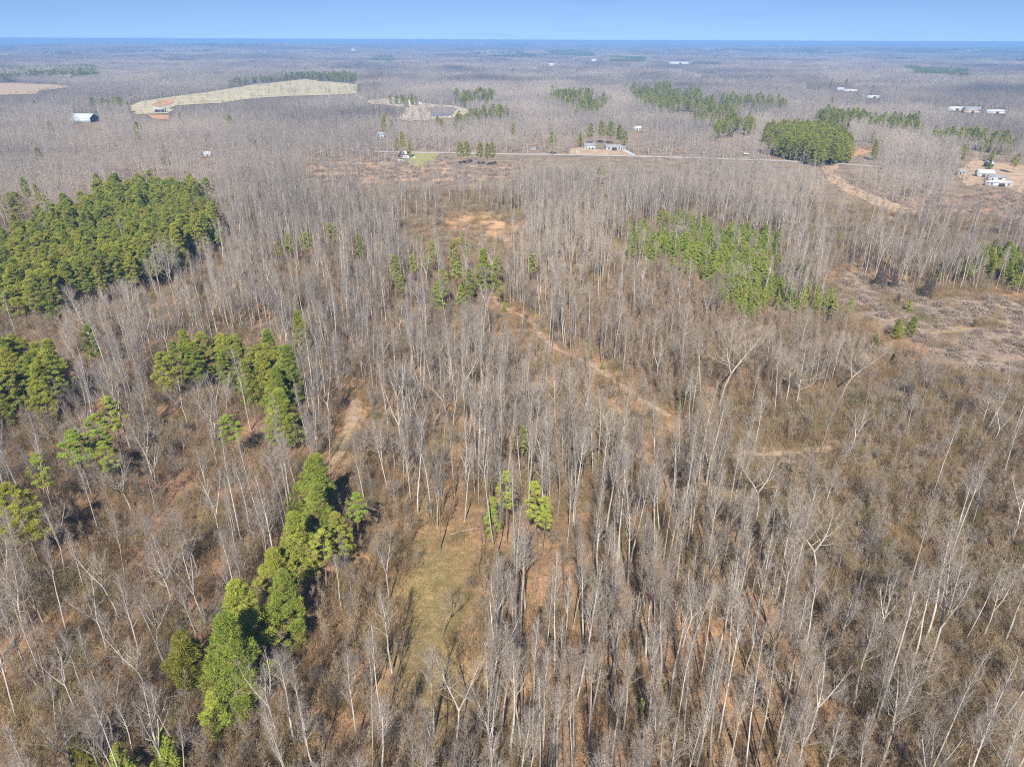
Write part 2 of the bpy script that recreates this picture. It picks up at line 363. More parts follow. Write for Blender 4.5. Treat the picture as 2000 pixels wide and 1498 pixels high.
# ------------------------------------------------------------------ mesh tools
class G:
    """collects pieces of one mesh"""
    def __init__(s):
        s.v, s.t, s.q, s.tm, s.qm, s.n = [], [], [], [], [], 0
    def add(s, V, tris=None, quads=None, m=0):
        V = np.asarray(V, float).reshape(-1, 3)
        if tris is not None and len(tris):
            s.t.append(np.asarray(tris, int).reshape(-1, 3) + s.n); s.tm.append(np.full(len(s.t[-1]), m))
        if quads is not None and len(quads):
            s.q.append(np.asarray(quads, int).reshape(-1, 4) + s.n); s.qm.append(np.full(len(s.q[-1]), m))
        s.v.append(V); s.n += len(V)
    def tube(s, P, rad, sides=5, m=0, cap=False):
        P = np.asarray(P, float); n = len(P)
        rad = np.asarray(rad, float)
        T = np.gradient(P, axis=0); T /= np.linalg.norm(T, axis=1)[:, None] + 1e-9
        a = np.array([1.0, 0, 0]) if abs(T[0][2]) > .7 else np.array([0, 0, 1.0])
        U = np.cross(T, a); U /= np.linalg.norm(U, axis=1)[:, None] + 1e-9
        W = np.cross(T, U)
        th = np.arange(sides) * 2 * math.pi / sides
        V = P[:, None, :] + rad[:, None, None] * (np.cos(th)[None, :, None] * U[:, None, :] + np.sin(th)[None, :, None] * W[:, None, :])
        q = []
        for i in range(n - 1):
            for k in range(sides):
                k2 = (k + 1) % sides
                q.append((i * sides + k, i * sides + k2, (i + 1) * sides + k2, (i + 1) * sides + k))
        s.add(V, quads=q, m=m)
        if cap and sides == 4:
            s.add(V[0], quads=[(3, 2, 1, 0)], m=m); s.add(V[-1], quads=[(0, 1, 2, 3)], m=m)
    def blades(s, P, D, w, m=0, rng=rs, perp=None):
        """many slender pointed pieces at once: P roots, D vectors, w half widths"""
        P = np.asarray(P, float); D = np.asarray(D, float)
        if not len(P): return
        r = rng.normal(size=P.shape) if perp is None else perp
        W = np.cross(D, r); W /= np.linalg.norm(W, axis=1)[:, None] + 1e-9
        W *= np.asarray(w, float).reshape(-1, 1)
        V = np.stack([P - W, P + W, P + D], 1).reshape(-1, 3)
        s.add(V, tris=np.arange(len(P) * 3).reshape(-1, 3), m=m)
    def box(s, x0, x1, y0, y1, z0, z1, m=0):
        V = [(x0, y0, z0), (x1, y0, z0), (x1, y1, z0), (x0, y1, z0), (x0, y0, z1), (x1, y0, z1), (x1, y1, z1), (x0, y1, z1)]
        s.add(V, quads=[(3, 2, 1, 0), (4, 5, 6, 7), (0, 1, 5, 4), (1, 2, 6, 5), (2, 3, 7, 6), (3, 0, 4, 7)], m=m)
    def mesh(s, name, mats, smooth=False):
        me = bpy.data.meshes.new(name)
        V = np.concatenate(s.v)
        T = np.concatenate(s.t) if s.t else np.zeros((0, 3), int)
        Q = np.concatenate(s.q) if s.q else np.zeros((0, 4), int)
        me.vertices.add(len(V)); me.vertices.foreach_set('co', V.astype(np.float32).ravel())
        loops = np.concatenate([T.ravel(), Q.ravel()]).astype(np.int32)
        me.loops.add(len(loops)); me.loops.foreach_set('vertex_index', loops)
        starts = np.concatenate([np.arange(len(T)) * 3, len(T) * 3 + np.arange(len(Q)) * 4]).astype(np.int32)
        me.polygons.add(len(starts)); me.polygons.foreach_set('loop_start', starts)
        mi = np.concatenate([*s.tm, *s.qm]).astype(np.int32)
        for m in mats: me.materials.append(m)
        me.polygons.foreach_set('material_index', mi)
        if smooth: me.polygons.foreach_set('use_smooth', np.ones(len(starts), bool))
        me.update(calc_edges=True)
        return me

def link(name, me, parent=None, loc=None, rot=None):
    o = bpy.data.objects.new(name, me)
    COL.objects.link(o)
    if parent: o.parent = parent
    if loc is not None: o.location = loc
    if rot is not None: o.rotation_euler = rot
    return o

def thing(name, label, cat, loc, rotz=0, group=None, scale=None):
    o = link(name, None, None, loc, (0, 0, rotz))
    o.empty_display_size = .5
    o['label'] = label; o['category'] = cat
    if group: o['group'] = group
    if scale is not None: o.scale = scale
    return o

def structure(name, me, label=None):
    o = link(name, me)
    o['kind'] = 'structure'
    if label: o['label'] = label
    return o

# ------------------------------------------------------------------ ground
def graded(lo, hi, step, far, growth):
    a = list(np.arange(lo, hi + .1, step))
    s = step
    while a[-1] < far:
        s *= growth; a.append(a[-1] + s)
    return a
gy = np.array([-400, -150, -40] + graded(0, 800, 4, 27000, 1.06))
half = graded(0, 600, 4, 24000, 1.09)
gx = np.array([-v for v in half[:0:-1]] + half)
GX, GY = np.meshgrid(gx, gy)
GZ = height(GX, GY)
rr = np.hypot(GX, GY)
nearw = np.clip((900 - rr) / 300, 0, 1)
GZ = GZ + nearw * (.5 * (vnoise(GX / 7, GY / 7, 11) - .5) + .9 * (vnoise(GX / 31, GY / 31, 12) - .5))
GZ[GY < 0] -= 0.0
def ground_z(x, y):
    r = np.hypot(x, y)
    nw = np.clip((900 - r) / 300, 0, 1)
    return height(x, y) + nw * (.5 * (vnoise(x / 7, y / 7, 11) - .5) + .9 * (vnoise(x / 31, y / 31, 12) - .5))
LITTER = np.array((.34, .215, .12))
tint = np.tile(LITTER, (*GX.shape, 1))
GU, GV = to_px(GX, GY, 0)
front = (GY > 25)
jit = lambda s, k: (vnoise(GX / 9 + k, GY / 9, 20 + k) - .5) * s
def paint(mask, c, soft=2):
    w = mask.astype(float)
    for _ in range(soft):
        p = np.pad(w, 1, mode='edge')
        w = (p[1:-1, 1:-1] * 2 + p[:-2, 1:-1] + p[2:, 1:-1] + p[1:-1, :-2] + p[1:-1, 2:]) / 6
    w = w[..., None]
    tint[:] = tint * (1 - w) + np.array(c) * w
gu, gv = GU + jit(70, 1), GV + jit(70, 2)
farm = front & (rr > 450)
paint(farm, (.31, .24, .17), 4)
paint(front & (rr > 1200), (.20, .165, .13), 4)
paint(front & (gu < 560) & (GV > 800), (.27, .165, .10), 4)
paint(front & pip(BRUSHR, gu, gv), (.22, .155, .09), 4)
paint(front & pip(SAPLING, gu, gv), (.27, .17, .12), 3)
paint(front & pip(LEFTOPEN, gu, gv), (.30, .18, .11), 3)
paint(front & pip(GRASS, gu, gv), (.28, .225, .10), 5)
gu, gv = GU + jit(24, 3), GV + jit(12, 4)
paint(front & pip(VINE, gu, gv), (.36, .28, .215), 1)
paint(front & pip(BARE, gu, gv), (.56, .36, .21), 1)
paint(front & pip(MARSH, gu, gv), (.46, .32, .21), 1)
paint(front & pip(SCRUBR, gu, gv), (.38, .26, .18), 1)
paint(front & pip([(890, 440), (940, 445), (945, 462), (905, 465)], gu, gv), (.52, .27, .13), 1)
g = G()
nx, ny = len(gx), len(gy)
ii, jj = np.meshgrid(np.arange(nx - 1), np.arange(ny - 1))
a = (jj * nx + ii).ravel()
g.add(np.stack([GX, GY, GZ], -1).reshape(-1, 3), quads=np.stack([a, a + 1, a + nx + 1, a + nx], -1))
gm = g.mesh('ground', [M['ground']], smooth=True)
ca = gm.color_attributes.new('tint', 'FLOAT_COLOR', 'POINT')
ca.data.foreach_set('color', np.concatenate([tint.reshape(-1, 3), np.ones((nx * ny, 1))], 1).astype(np.float32).ravel())
structure('ground', gm, 'brown leaf-littered ground under the whole winter woodland')

def sheet(name, poly, m, lift, label, rough=.06, sub=2.5):
    """a ground covering with an uneven edge, laid over the ground"""
    P = np.array(poly, float)
    Xs, Ys = [], []
    for i in range(len(P)):
        q0, q1 = P[i], P[(i + 1) % len(P)]
        n = max(2, int(np.hypot(*(q1 - q0)) / sub))
        for k in range(n):
            q = q0 + (q1 - q0) * k / n
            Xs.append(q[0]); Ys.append(q[1])
    x, y = to_world(np.array(Xs), np.array(Ys), 0)
    cx, cy = x.mean(), y.mean()
    span = max(np.ptp(x), np.ptp(y))
    k = rough * 1.6
    s = 1 + k * (vnoise(x / span * 9, y / span * 9, 77) - .5) + k * (vnoise(x / span * 30, y / span * 30, 78) - .5)
    x = cx + (x - cx) * s; y = cy + (y - cy) * s
    import bmesh
    bm = bmesh.new()
    vs_ = [bm.verts.new((a, b, 0)) for a, b in zip(x, y)]
    f = bm.faces.new(vs_)
    bmesh.ops.triangulate(bm, faces=[f])
    size = max(x.max() - x.min(), y.max() - y.min())
    if size > 60:
        for _ in range(2):
            es = [e for e in bm.edges if e.calc_length() > size / 18]
            if es: bmesh.ops.subdivide_edges(bm, edges=es, cuts=1)
        bmesh.ops.triangulate(bm, faces=bm.faces[:])
    for v in bm.verts:
        v.co.z = float(ground_z(np.array(v.co.x), np.array(v.co.y))) + lift
    bmesh.ops.recalc_face_normals(bm, faces=bm.faces[:])
    if sum(f.normal.z for f in bm.faces) < 0:
        bmesh.ops.reverse_faces(bm, faces=bm.faces[:])
    me = bpy.data.meshes.new(name); bm.to_mesh(me); bm.free()
    me.materials.append(m)
    return structure(name, me, label)

def strip(name, line, width, m, lift, label, wob=.25, step=3.0):
    P = np.array(line, float)
    x, y = to_world(P[:, 0], P[:, 1], 0)
    pts = []
    for i in range(len(x) - 1):
        L = math.hypot(x[i + 1] - x[i], y[i + 1] - y[i]); n = max(1, int(L / step))
        for k in range(n):
            pts.append((x[i] + (x[i + 1] - x[i]) * k / n, y[i] + (y[i + 1] - y[i]) * k / n))
    pts.append((x[-1], y[-1]))
    pts = np.array(pts)
    for _ in range(6):
        pts[1:-1] = (pts[:-2] + pts[2:] + 2 * pts[1:-1]) / 4
    T = np.gradient(pts, axis=0); T /= np.linalg.norm(T, axis=1)[:, None] + 1e-9
    Nn = np.stack([-T[:, 1], T[:, 0]], 1)
    wl = width / 2 * (1 + wob * (rs.rand(len(pts)) - .5) * 2); wr = width / 2 * (1 + wob * (rs.rand(len(pts)) - .5) * 2)
    rows = [pts - Nn * wr[:, None], pts, pts + Nn * wl[:, None]]
    V = []
    for r_ in rows:
        V.append(np.column_stack([r_, ground_z(r_[:, 0], r_[:, 1]) + lift]))
    V = np.stack(V, 1).reshape(-1, 3)
    q = []
    for i in range(len(pts) - 1):
        for k in range(2):
            q.append((i * 3 + k, (i + 1) * 3 + k, (i + 1) * 3 + k + 1, i * 3 + k + 1)[::-1])
    g = G(); g.add(V, quads=q)
    return structure(name, g.mesh(name, [m]), label)

sheet('field', FIELD, M['field'], .5, 'pale dry pasture on the far left hill')
sheet('soil', SOIL_A, M['soil'], .9, 'orange bare soil patch behind the white open shed')
sheet('soil', SOIL_B, M['soil'], .5, 'orange bare soil patch in front of the white open shed')
sheet('quarry_ground', QUARRY, M['gravel'], .5, 'pale scraped gravel clearing beyond the road')
sheet('mud', DARKPOND, M['blackmud'], .8, 'dark muddy basin inside the gravel clearing')
sheet('pond', POND, M['water'], 1.0, 'small blue pond below the dark basin')
sheet('field', WESTFIELD, M['cut'], .5, 'rough tan field at the far left edge')
sheet('lawn', YARD, M['lawn'], .12, 'yellow-green lawn with trailers beside the road')
sheet('lawn', LAWN, M['cut'], .12, 'dry lawn sloping from the white houses to the road')
sheet('lawn', HOMES, M['cut'], .12, 'dry tan yard around the white mobile homes')
sheet('clearing', CUT, M['cut'], .12, 'tan grassy cut running down from the road')
sheet('slope', SLOPE, M['soil'], .15, 'reddish grassy bank climbing above the road')
strip('road', ROAD, 9.5, M['road'], .3, 'pale country road crossing the woods', .06, 8)
strip('driveway', DRIVE, 5.0, M['concrete'], .4, 'pale concrete driveway of the long white house', .05, 4)
strip('driveway', DRIVE2, 3.5, M['gravel'], .4, 'short gravel driveway of the small white house', .1, 4)
strip('dirt_path', PATH, 2.5, M['path'], .1, 'tan dirt track winding through the middle of the woods', .55)
strip('dirt_path', PATH2, 4.0, M['path'], .1, 'tan grassy track left of centre beside the pines', .6)
strip('dirt_path', PATH3, 2.4, M['path'], .1, 'short tan track in the brush right of centre', .8)
strip('dirt_path', PATH4, 2.6, M['path'], .1, 'short tan track in the vine-covered field', .4)

# ------------------------------------------------------------------ trees: growing them
def unit(v):
    return v / (np.linalg.norm(v, axis=-1, keepdims=True) + 1e-9)

def limb(p0, d, L, n, rng, curve_up=.25, wob=.12):
    P = [np.array(p0, float)]
    d = unit(np.array(d, float))
    for i in range(n):
        d = unit(d + np.array([0, 0, curve_up / n]) + rng.normal(size=3) * wob)
        P.append(P[-1] + d * L / n)
    return np.array(P)

def along(P, t):
    """points and directions at fractions t of a polyline"""
    n = len(P) - 1
    f = np.clip(np.asarray(t) * n, 0, n - 1e-6); i = f.astype(int); k = (f - i)[:, None]
    return P[i] * (1 - k) + P[i + 1] * k, unit(P[i + 1] - P[i])

def bare_tree(seed, H, r0, base, spread, n_prim, elev, fork=0, n_twig=900, lod=0, crook=.05, twig_w=.013, up=.5):
    """returns (trunk, branches)"""
    rng = np.random.RandomState(seed)
    tr, br = G(), G()
    r0 *= .8
    sides = 6 if lod == 0 else 3
    stems = []
    n = 9
    main = limb((0, 0, -.4), (rng.normal() * .04, rng.normal() * .04, 1), (H + .4) * (1 if not fork else .42), n, rng, .3, crook)
    if not fork:
        tr.tube(main, np.linspace(1, 0, len(main)) ** .8 * r0 * .96 + .025, sides)
        stems.append((main, base, H, r0))
    else:
        tr.tube(main, np.linspace(r0, r0 * .78, len(main)), sides)
        az0 = rng.rand() * 6.28
        for k in range(fork):
            az = az0 + k * 6.28 / fork + rng.normal() * .3
            d = main[-1] - main[-2]; d = unit(d) + np.array([math.cos(az), math.sin(az), 0]) * (.18 + .2 * rng.rand() + spread * .026)
            st = limb(main[-1], d, H * .6 * (1 - .15 * rng.rand()), 6, rng, .5, crook * 1.3)
            rk = r0 * .72
            tr.tube(st, np.linspace(1, 0, len(st)) ** .8 * rk + .02, sides)
            stems.append((st, .12, H * .6, rk))
    tw_P, tw_D = [], []
    limbs = []
    for st, b0, Hs, rk in stems:
        npr = n_prim if not fork else max(5, int(n_prim * 1.1 / fork))
        ts = b0 + (1 - b0) * (np.arange(npr) + rng.rand(npr)) / npr * .96
        az = rng.rand() * 6.28
        Ps, Ds = along(st, ts)
        for t, p, d in zip(ts, Ps, Ds):
            az += 2.4 + rng.normal() * .4
            s = (t - b0) / (1 - b0)
            prof = (math.sin(math.pi * min(1, .18 + .82 * s) ** .8) * .75 + .3) * (1.1 - .35 * s)
            L = spread * prof * (.7 + .6 * rng.rand())
            e = R(elev + rng.normal() * 10 + 14 * s)
            dd = np.array([math.cos(az) * math.cos(e), math.sin(az) * math.cos(e), math.sin(e)]) + d * .15
            lb = limb(p, dd, L, 4, rng, up, .13)
            rr_ = max(.022, rk * (1 - t) ** .7 * .42)
            limbs.append((lb, L, rr_, 0))
            if lod < 2:
                m2 = 4 if lod == 0 else 2
                for t2 in .25 + .7 * (np.arange(m2) + rng.rand(m2)) / m2:
                    p2, d2 = along(lb, [t2])
                    dd2 = unit(d2[0] + rng.normal(size=3) * .55 + np.array([0, 0, .25]))
                    L2 = L * (.30 + .25 * rng.rand()) * (1.15 - .4 * t2)
                    lb2 = limb(p2[0], dd2, L2, 3, rng, up, .15)
                    limbs.append((lb2, L2, rr_ * .5, 1))
    tot = sum(L for _, L, _, _ in limbs)
    for lb, L, rr_, lev in limbs:
        if lod == 0:
            if lev == 0: br.tube(lb, np.linspace(rr_, .012, len(lb)), 4)
            else: br.tube(lb, np.linspace(rr_, .008, len(lb)), 3)
        else:
            br.blades(lb[:1], lb[-1:] - lb[:1], [rr_ * (1.1 if lod == 1 else 1.4)], rng=rng)
        k = max(1, int(n_twig * L / tot))
        t = .15 + .85 * rng.rand(k) ** .75
        p, d = along(lb, t)
        tw_P.append(p); tw_D.append(d)
    tp = np.concatenate(tw_P); td = np.concatenate(tw_D)
    k = len(tp)
    D = unit(td * .75 + rng.normal(size=(k, 3)) * .55 + np.array([0, 0, .35]))
    ln = (.5 + .8 * rng.rand(k)) * (.55 + spread * .13) * (1 if lod == 0 else 1.15)
    D *= ln[:, None]
    br.blades(tp, D, np.full(k, twig_w), m=1, rng=rng)
    if lod == 0:
        for f_, a_ in ((.35, .55), (.6, .6)):
            P2 = tp + D * f_
            D2 = unit(unit(D) + rng.normal(size=(k, 3)) * a_) * (ln * .6)[:, None]
            br.blades(P2, D2, np.full(k, twig_w * .75), m=1, rng=rng)
    return tr, br

def pine(seed, H, base, Rc, n_clump, n_tuft, size, cone=.5, flat=.7, lod=0):
    """returns (trunk, crown): whorled boughs carrying needle clumps with gaps between"""
    rng = np.random.RandomState(seed)
    tr, cr = G(), G()
    tk = limb((0, 0, -.4), (rng.normal() * .03, rng.normal() * .03, 1), H * .97 + .4, 7, rng, .2, .025)
    tr.tube(tk, np.linspace(H * .0105 + .03, .03, len(tk)), 6 if lod == 0 else 3)
    s = (np.arange(n_clump) + rng.rand(n_clump)) / n_clump
    z = base * H + (H * .99 - base * H) * s
    prof = np.where(s < .25, .55 + 1.8 * s, 1.0) * (1 - s ** (1 / max(.15, cone))) ** (.7 + .25 * (cone > .75)) + .05
    az = np.cumsum(rng.normal(2.4, .5, n_clump))
    lop = 1 + .28 * np.cos(az - rng.rand() * 6.28)
    rad = Rc * prof * lop * (.30 + .85 * rng.rand(n_clump) ** .6)
    ax, _ = along(tk, np.clip((z + .4) / (H * .97 + .4), 0, 1))
    C = np.stack([ax[:, 0] + np.cos(az) * rad, ax[:, 1] + np.sin(az) * rad, z + rad * .12], -1)
    if lod == 0:
        for c, a_ in zip(C[::2], ax[::2]):
            st = a_ - np.array([0, 0, .6])
            cr.tube([st, (st + c) / 2 + np.array([0, 0, .1]), c], [.05, .035, .015], 3, m=1)
    cs = Rc * (.15 + .20 * rng.rand(n_clump)) * (1 - .3 * s)
    k = n_clump * n_tuft
    dirs = unit(rng.normal(size=(k, 3)))
    dirs[:, 2] = np.abs(dirs[:, 2]) * .75 - .28 + .1 * rng.normal(size=k)
    rep = np.repeat(np.arange(n_clump), n_tuft)
    off = dirs * (cs[rep] * (.45 + .6 * rng.rand(k) ** .6))[:, None]
    off[:, 2] *= flat
    P = C[rep] + off
    D = unit(unit(dirs) * .8 + rng.normal(size=(k, 3)) * .55 + np.array([0, 0, .35])) * (size * (1.15 + .9 * rng.rand(k)))[:, None]
    wd = size * (.11 + .07 * rng.rand(k))
    old = (rng.rand(n_clump) < .10 + .14 * (1 - s))[rep] & (rng.rand(k) < .7)      # clumps of last year's yellowed needles
    cr.blades((P - D * .3)[~old], D[~old], wd[~old], rng=rng)
    cr.blades((P - D * .3)[old], D[old], wd[old], m=2, rng=rng)
    return tr, cr

def leafy(seed, H, Rr, n, size):
    rng = np.random.RandomState(seed)
    tr, br = bare_tree(seed, H, .12, .15, Rr, 20, 25, n_twig=250)
    s = rng.rand(n)
    z = H * (.12 + .8 * s)
    w = Rr * np.sqrt(np.clip(1 - (s * 1.05) ** 1.6, .02, 1)) * np.sqrt(rng.rand(n))
    az = rng.rand(n) * 6.28
    P = np.stack([np.cos(az) * w, np.sin(az) * w, z], -1)
    keep = vnoise(P[:, 0] * 1.3 + 9, P[:, 2] * 1.6 + P[:, 1], seed) > .42
    P = P[keep]
    br.blades(P, unit(rng.normal(size=P.shape)) * size, np.full(len(P), size * .4), m=2, rng=rng)
    return tr, br

def brush_clump(seed, W, n, h0, h1, w, lean=.3, fine=2):
    """a tangle of thin upright stems with side twigs"""
    rng = np.random.RandomState(seed)
    g = G()
    c = rng.rand(9, 2) * W - W / 2
    P = np.zeros((n, 3)); q = c[rng.randint(9, size=n)] + rng.normal(size=(n, 2)) * W * .16
    P[:, :2] = q
    h = h0 + (h1 - h0) * rng.rand(n) ** 1.4
    D = np.stack([rng.normal(size=n) * lean, rng.normal(size=n) * lean, np.ones(n)], -1) * h[:, None]
    g.blades(P, D, np.full(n, w), rng=rng)
    for k in range(fine):
        t = .25 + .65 * rng.rand(n)
        P2 = P + D * t[:, None]
        D2 = (unit(D) + rng.normal(size=(n, 3)) * .7) * (h * .35)[:, None]
        g.blades(P2, D2, np.full(n, w * .7), rng=rng)
    return g

def vine_clump(seed, Rr, h, n):
    """low dome of tangled dead vines"""
    rng = np.random.RandomState(seed)
    g = G()
    d = unit(rng.normal(size=(n, 3))); d[:, 2] = np.abs(d[:, 2])
    P = d * np.array([Rr, Rr * (.6 + .5 * rng.rand()), h]) * (.55 + .45 * rng.rand(n))[:, None]
    D = np.stack([rng.normal(size=n), rng.normal(size=n), rng.normal(size=n) * .6 - .2], -1) * .55
    g.blades(P, D, .03 + .03 * rng.rand(n), rng=rng)
    return g

def vine_tower(seed, Rr, h, n):
    rng = np.random.RandomState(seed)
    g = G()
    s = rng.rand(n); az = rng.rand(n) * 6.28
    w = Rr * (1.25 - .75 * s) * (.6 + .5 * vnoise(az * 1.5 + 3, s * 5, seed))
    P = np.stack([np.cos(az) * w, np.sin(az) * w, s * h], -1)
    D = np.stack([rng.normal(size=n) * .35, rng.normal(size=n) * .35, rng.normal(size=n) * .4 - .5], -1)
    g.blades(P, D, .035 + .03 * rng.rand(n), rng=rng)
    return g

BT = [M['bark']]; BTD = [M['bark_dark']]
BB = [M['bark'], M['twig']]; BBD = [M['bark_dark'], M['twig']]; BBR = [M['bark_dark'], M['twig_brown']]
KINDS = {}     # kind -> list of (trunk mesh, crown mesh, height)
def reg(kind, tr, br, tm, bm_, H, crown):
    KINDS.setdefault(kind, []).append((tr.mesh('trunk', tm, True), br.mesh(crown, bm_), H))
for i in range(12):
    H = 21 + 7 * (i % 5) / 4
    tr, br = bare_tree(100 + i, H, .17 + .05 * (i % 3), .40 + .08 * (i % 4), 2.7 + .5 * (i % 3), 28, 46 + 3 * (i % 4), n_twig=560 + 110 * (i % 3), crook=.022 + .008 * (i % 3), twig_w=.0105)
    reg('slender', tr, br, BTD if i % 3 == 1 else BT, BBD if i % 3 == 1 else BB, H, 'branches')
for i in range(4):
    tr, br = bare_tree(140 + i, 19 + i, .24, .5, 3.6, 26, 42, fork=2 + i % 2, n_twig=760, crook=.035, twig_w=.0105)
    reg('forked', tr, br, BT, BB, 19 + i, 'branches')
for i in range(4):
    tr, br = bare_tree(160 + i, 16.5 + 1.5 * i, .29, .32, 6.2, 24, 28, fork=(0, 3, 2, 3)[i], n_twig=1500, crook=.055, twig_w=.0105)
    reg('spreading', tr, br, BTD if i % 2 else BT, BBD if i % 2 else BB, 16.5 + 1.5 * i, 'branches')
for i in range(4):
    tr, br = bare_tree(180 + i, 8.5 + i, .10, .28, 2.6, 20, 38, fork=(0, 2, 0, 3)[i], n_twig=420, crook=.09, twig_w=.012)
    reg('small', tr, br, BTD, BBR if i % 2 else BBD, 8.5 + i, 'branches')
for i in range(5):
    tr, br = pine(200 + i, 17 + i, .34, 3.3 + .2 * i, 88, 220, .30, cone=.6)
    reg('pine', tr, br, [M['pinebark']], [M['needle'], M['pinebark'], M['needle_old']], 17 + i, 'crown')
for i in range(3):
    tr, br = pine(220 + i, 15 + i, .10, 3.7 + .2 * i, 132, 220, .30, cone=1.0)
    reg('fullpine', tr, br, [M['pinebark']], [M['needle'], M['pinebark'], M['needle_old']], 15 + i, 'crown')
for i in range(3):
    tr, br = pine(230 + i, 17 + i, .52, 2.1 + .3 * i, 36, 230, .29, cone=.5)
    reg('thinpine', tr, br, [M['pinebark']], [M['needle_young'], M['pinebark'], M['needle_old']], 17 + i, 'crown')
for i in range(3):
    tr, br = pine(240 + i, 8 + i, .08, 2.0, 54, 150, .28, cone=.9)
    reg('youngpine', tr, br, [M['pinebark']], [M['needle_young'], M['pinebark'], M['needle_old']], 8 + i, 'crown')
for i in range(2):
    tr, br = pine(250 + i, 8 + i, .03, 2.1, 80, 160, .32, cone=1.0, flat=1.0)
    reg('cedar', tr, br, [M['pinebark']], [M['cedar'], M['pinebark'], M['needle_old']], 8 + i, 'crown')
for i in range(2):
    tr, br = leafy(260 + i, 8 + i, 3.6, 2600, .26)
    reg('leafy', tr, br, BTD, [M['bark_dark'], M['twig_brown'], M['tanleaf']], 8 + i, 'crown')

# ------------------------------------------------------------------ scattering what nobody could count
def proto(name, meshes):
    c = bpy.data.collections.new(name)
    for i, me in enumerate(meshes):
        o = bpy.data.objects.new('%s_%02d' % (name, i), me)
        c.objects.link(o)
    return c

def merged(tr, br, tm, bmats, name):
    g = G()
    n0 = 0
    for part, off in ((tr, 0), (br, len(tm))):
        for V in part.v: g.v.append(V)
        for t, m in zip(part.t, part.tm): g.t.append(t + g.n); g.tm.append(m + off)
        for q, m in zip(part.q, part.qm): g.q.append(q + g.n); g.qm.append(m + off)
        g.n += part.n
    return g.mesh(name, tm + bmats)

def join_meshes(a, b, name):
    """one mesh out of a trunk mesh and a crown mesh"""
    g = G()
    mats = list(a.materials) + list(b.materials)
    for me, off in ((a, 0), (b, len(a.materials))):
        V = np.zeros(len(me.vertices) * 3, np.float32); me.vertices.foreach_get('co', V)
        ls = np.zeros(len(me.polygons), np.int32); me.polygons.foreach_get('loop_start', ls)
        lt = np.zeros(len(me.polygons), np.int32); me.polygons.foreach_get('loop_total', lt)
        mi = np.zeros(len(me.polygons), np.int32); me.polygons.foreach_get('material_index', mi)
        lv = np.zeros(len(me.loops), np.int32); me.loops.foreach_get('vertex_index', lv)
        n0 = g.n
        g.add(V.reshape(-1, 3))
        for k, F, FM in ((3, g.t, g.tm), (4, g.q, g.qm)):
            s = lt == k
            if s.any():
                F.append(lv[ls[s][:, None] + np.arange(k)[None]] + n0); FM.append(mi[s] + off)
    return g.mesh(name, mats)

def scatter(name, label, protos, x, y, idx, rot, scl, z=None):
    x = np.asarray(x, float); y = np.asarray(y, float)
    n = len(x)
    if n == 0: return None
    z = ground_z(x, y) if z is None else z
    me = bpy.data.meshes.new(name)
    me.vertices.add(n)
    me.vertices.foreach_set('co', np.stack([x, y, z], -1).astype(np.float32).ravel())
    at = me.attributes.new('pick', 'INT', 'POINT'); at.data.foreach_set('value', np.asarray(idx, np.int32))
    at = me.attributes.new('turn', 'FLOAT_VECTOR', 'POINT'); at.data.foreach_set('vector', np.asarray(rot, np.float32).ravel())
    at = me.attributes.new('size', 'FLOAT_VECTOR', 'POINT'); at.data.foreach_set('vector', np.asarray(scl, np.float32).ravel())
    o = link(name, me)
    o['kind'] = 'stuff'; o['label'] = label
    ng = bpy.data.node_groups.new(name, 'GeometryNodeTree')
    ng.interface.new_socket('Geometry', in_out='INPUT', socket_type='NodeSocketGeometry')
    ng.interface.new_socket('Geometry', in_out='OUTPUT', socket_type='NodeSocketGeometry')
    gi = ng.nodes.new('NodeGroupInput'); go = ng.nodes.new('NodeGroupOutput')
    ip = ng.nodes.new('GeometryNodeInstanceOnPoints')
    ci = ng.nodes.new('GeometryNodeCollectionInfo')
    ci.inputs['Collection'].default_value = protos
    ci.inputs['Separate Children'].default_value = True
    ci.inputs['Reset Children'].default_value = True
    def na(nm, t):
        a_ = ng.nodes.new('GeometryNodeInputNamedAttribute'); a_.data_type = t
        a_.inputs['Name'].default_value = nm
        return [s for s in a_.outputs if s.name == 'Attribute' and s.enabled][0]
    er = ng.nodes.new('FunctionNodeEulerToRotation')
    L = ng.links.new
    L(gi.outputs[0], ip.inputs['Points']); L(ci.outputs[0], ip.inputs['Instance'])
    ip.inputs['Pick Instance'].default_value = True
    L(na('pick', 'INT'), ip.inputs['Instance Index'])
    L(na('turn', 'FLOAT_VECTOR'), er.inputs[0]); L(er.outputs[0], ip.inputs['Rotation'])
    L(na('size', 'FLOAT_VECTOR'), ip.inputs['Scale'])
    L(ip.outputs[0], go.inputs[0])
    md = o.modifiers.new('scatter', 'NODES'); md.node_group = ng
    return o

def rots(n, tilt=.05, rng=rs):
    return np.stack([rng.normal(size=n) * tilt, rng.normal(size=n) * tilt, rng.rand(n) * 6.283], -1)
def scales(n, lo=.8, hi=1.15, rng=rs):
    s = lo + (hi - lo) * rng.rand(n)
    w = s * (.9 + .2 * rng.rand(n))
    return np.stack([w, w, s], -1)

# ------------------------------------------------------------------ where the trees stand
def candidates(r0, r1, step, half_deg=41):
    xs = np.arange(-r1, r1, step); ys = np.arange(15, r1, step)
    X, Y = np.meshgrid(xs, ys)
    X = X + (rs.rand(*X.shape) - .5) * step * 1.05; Y = Y + (rs.rand(*Y.shape) - .5) * step * 1.05
    rr_ = np.hypot(X, Y)
    k = (rr_ > r0) & (rr_ <= r1) & (np.abs(X) < np.tan(R(half_deg)) * Y + 14)
    return X[k], Y[k]

FR = (0, .15, .3, .45, .6, .72, .85, 1.0)
def views(x, y, h):
    return [to_px(x, y, h * f) for f in FR]

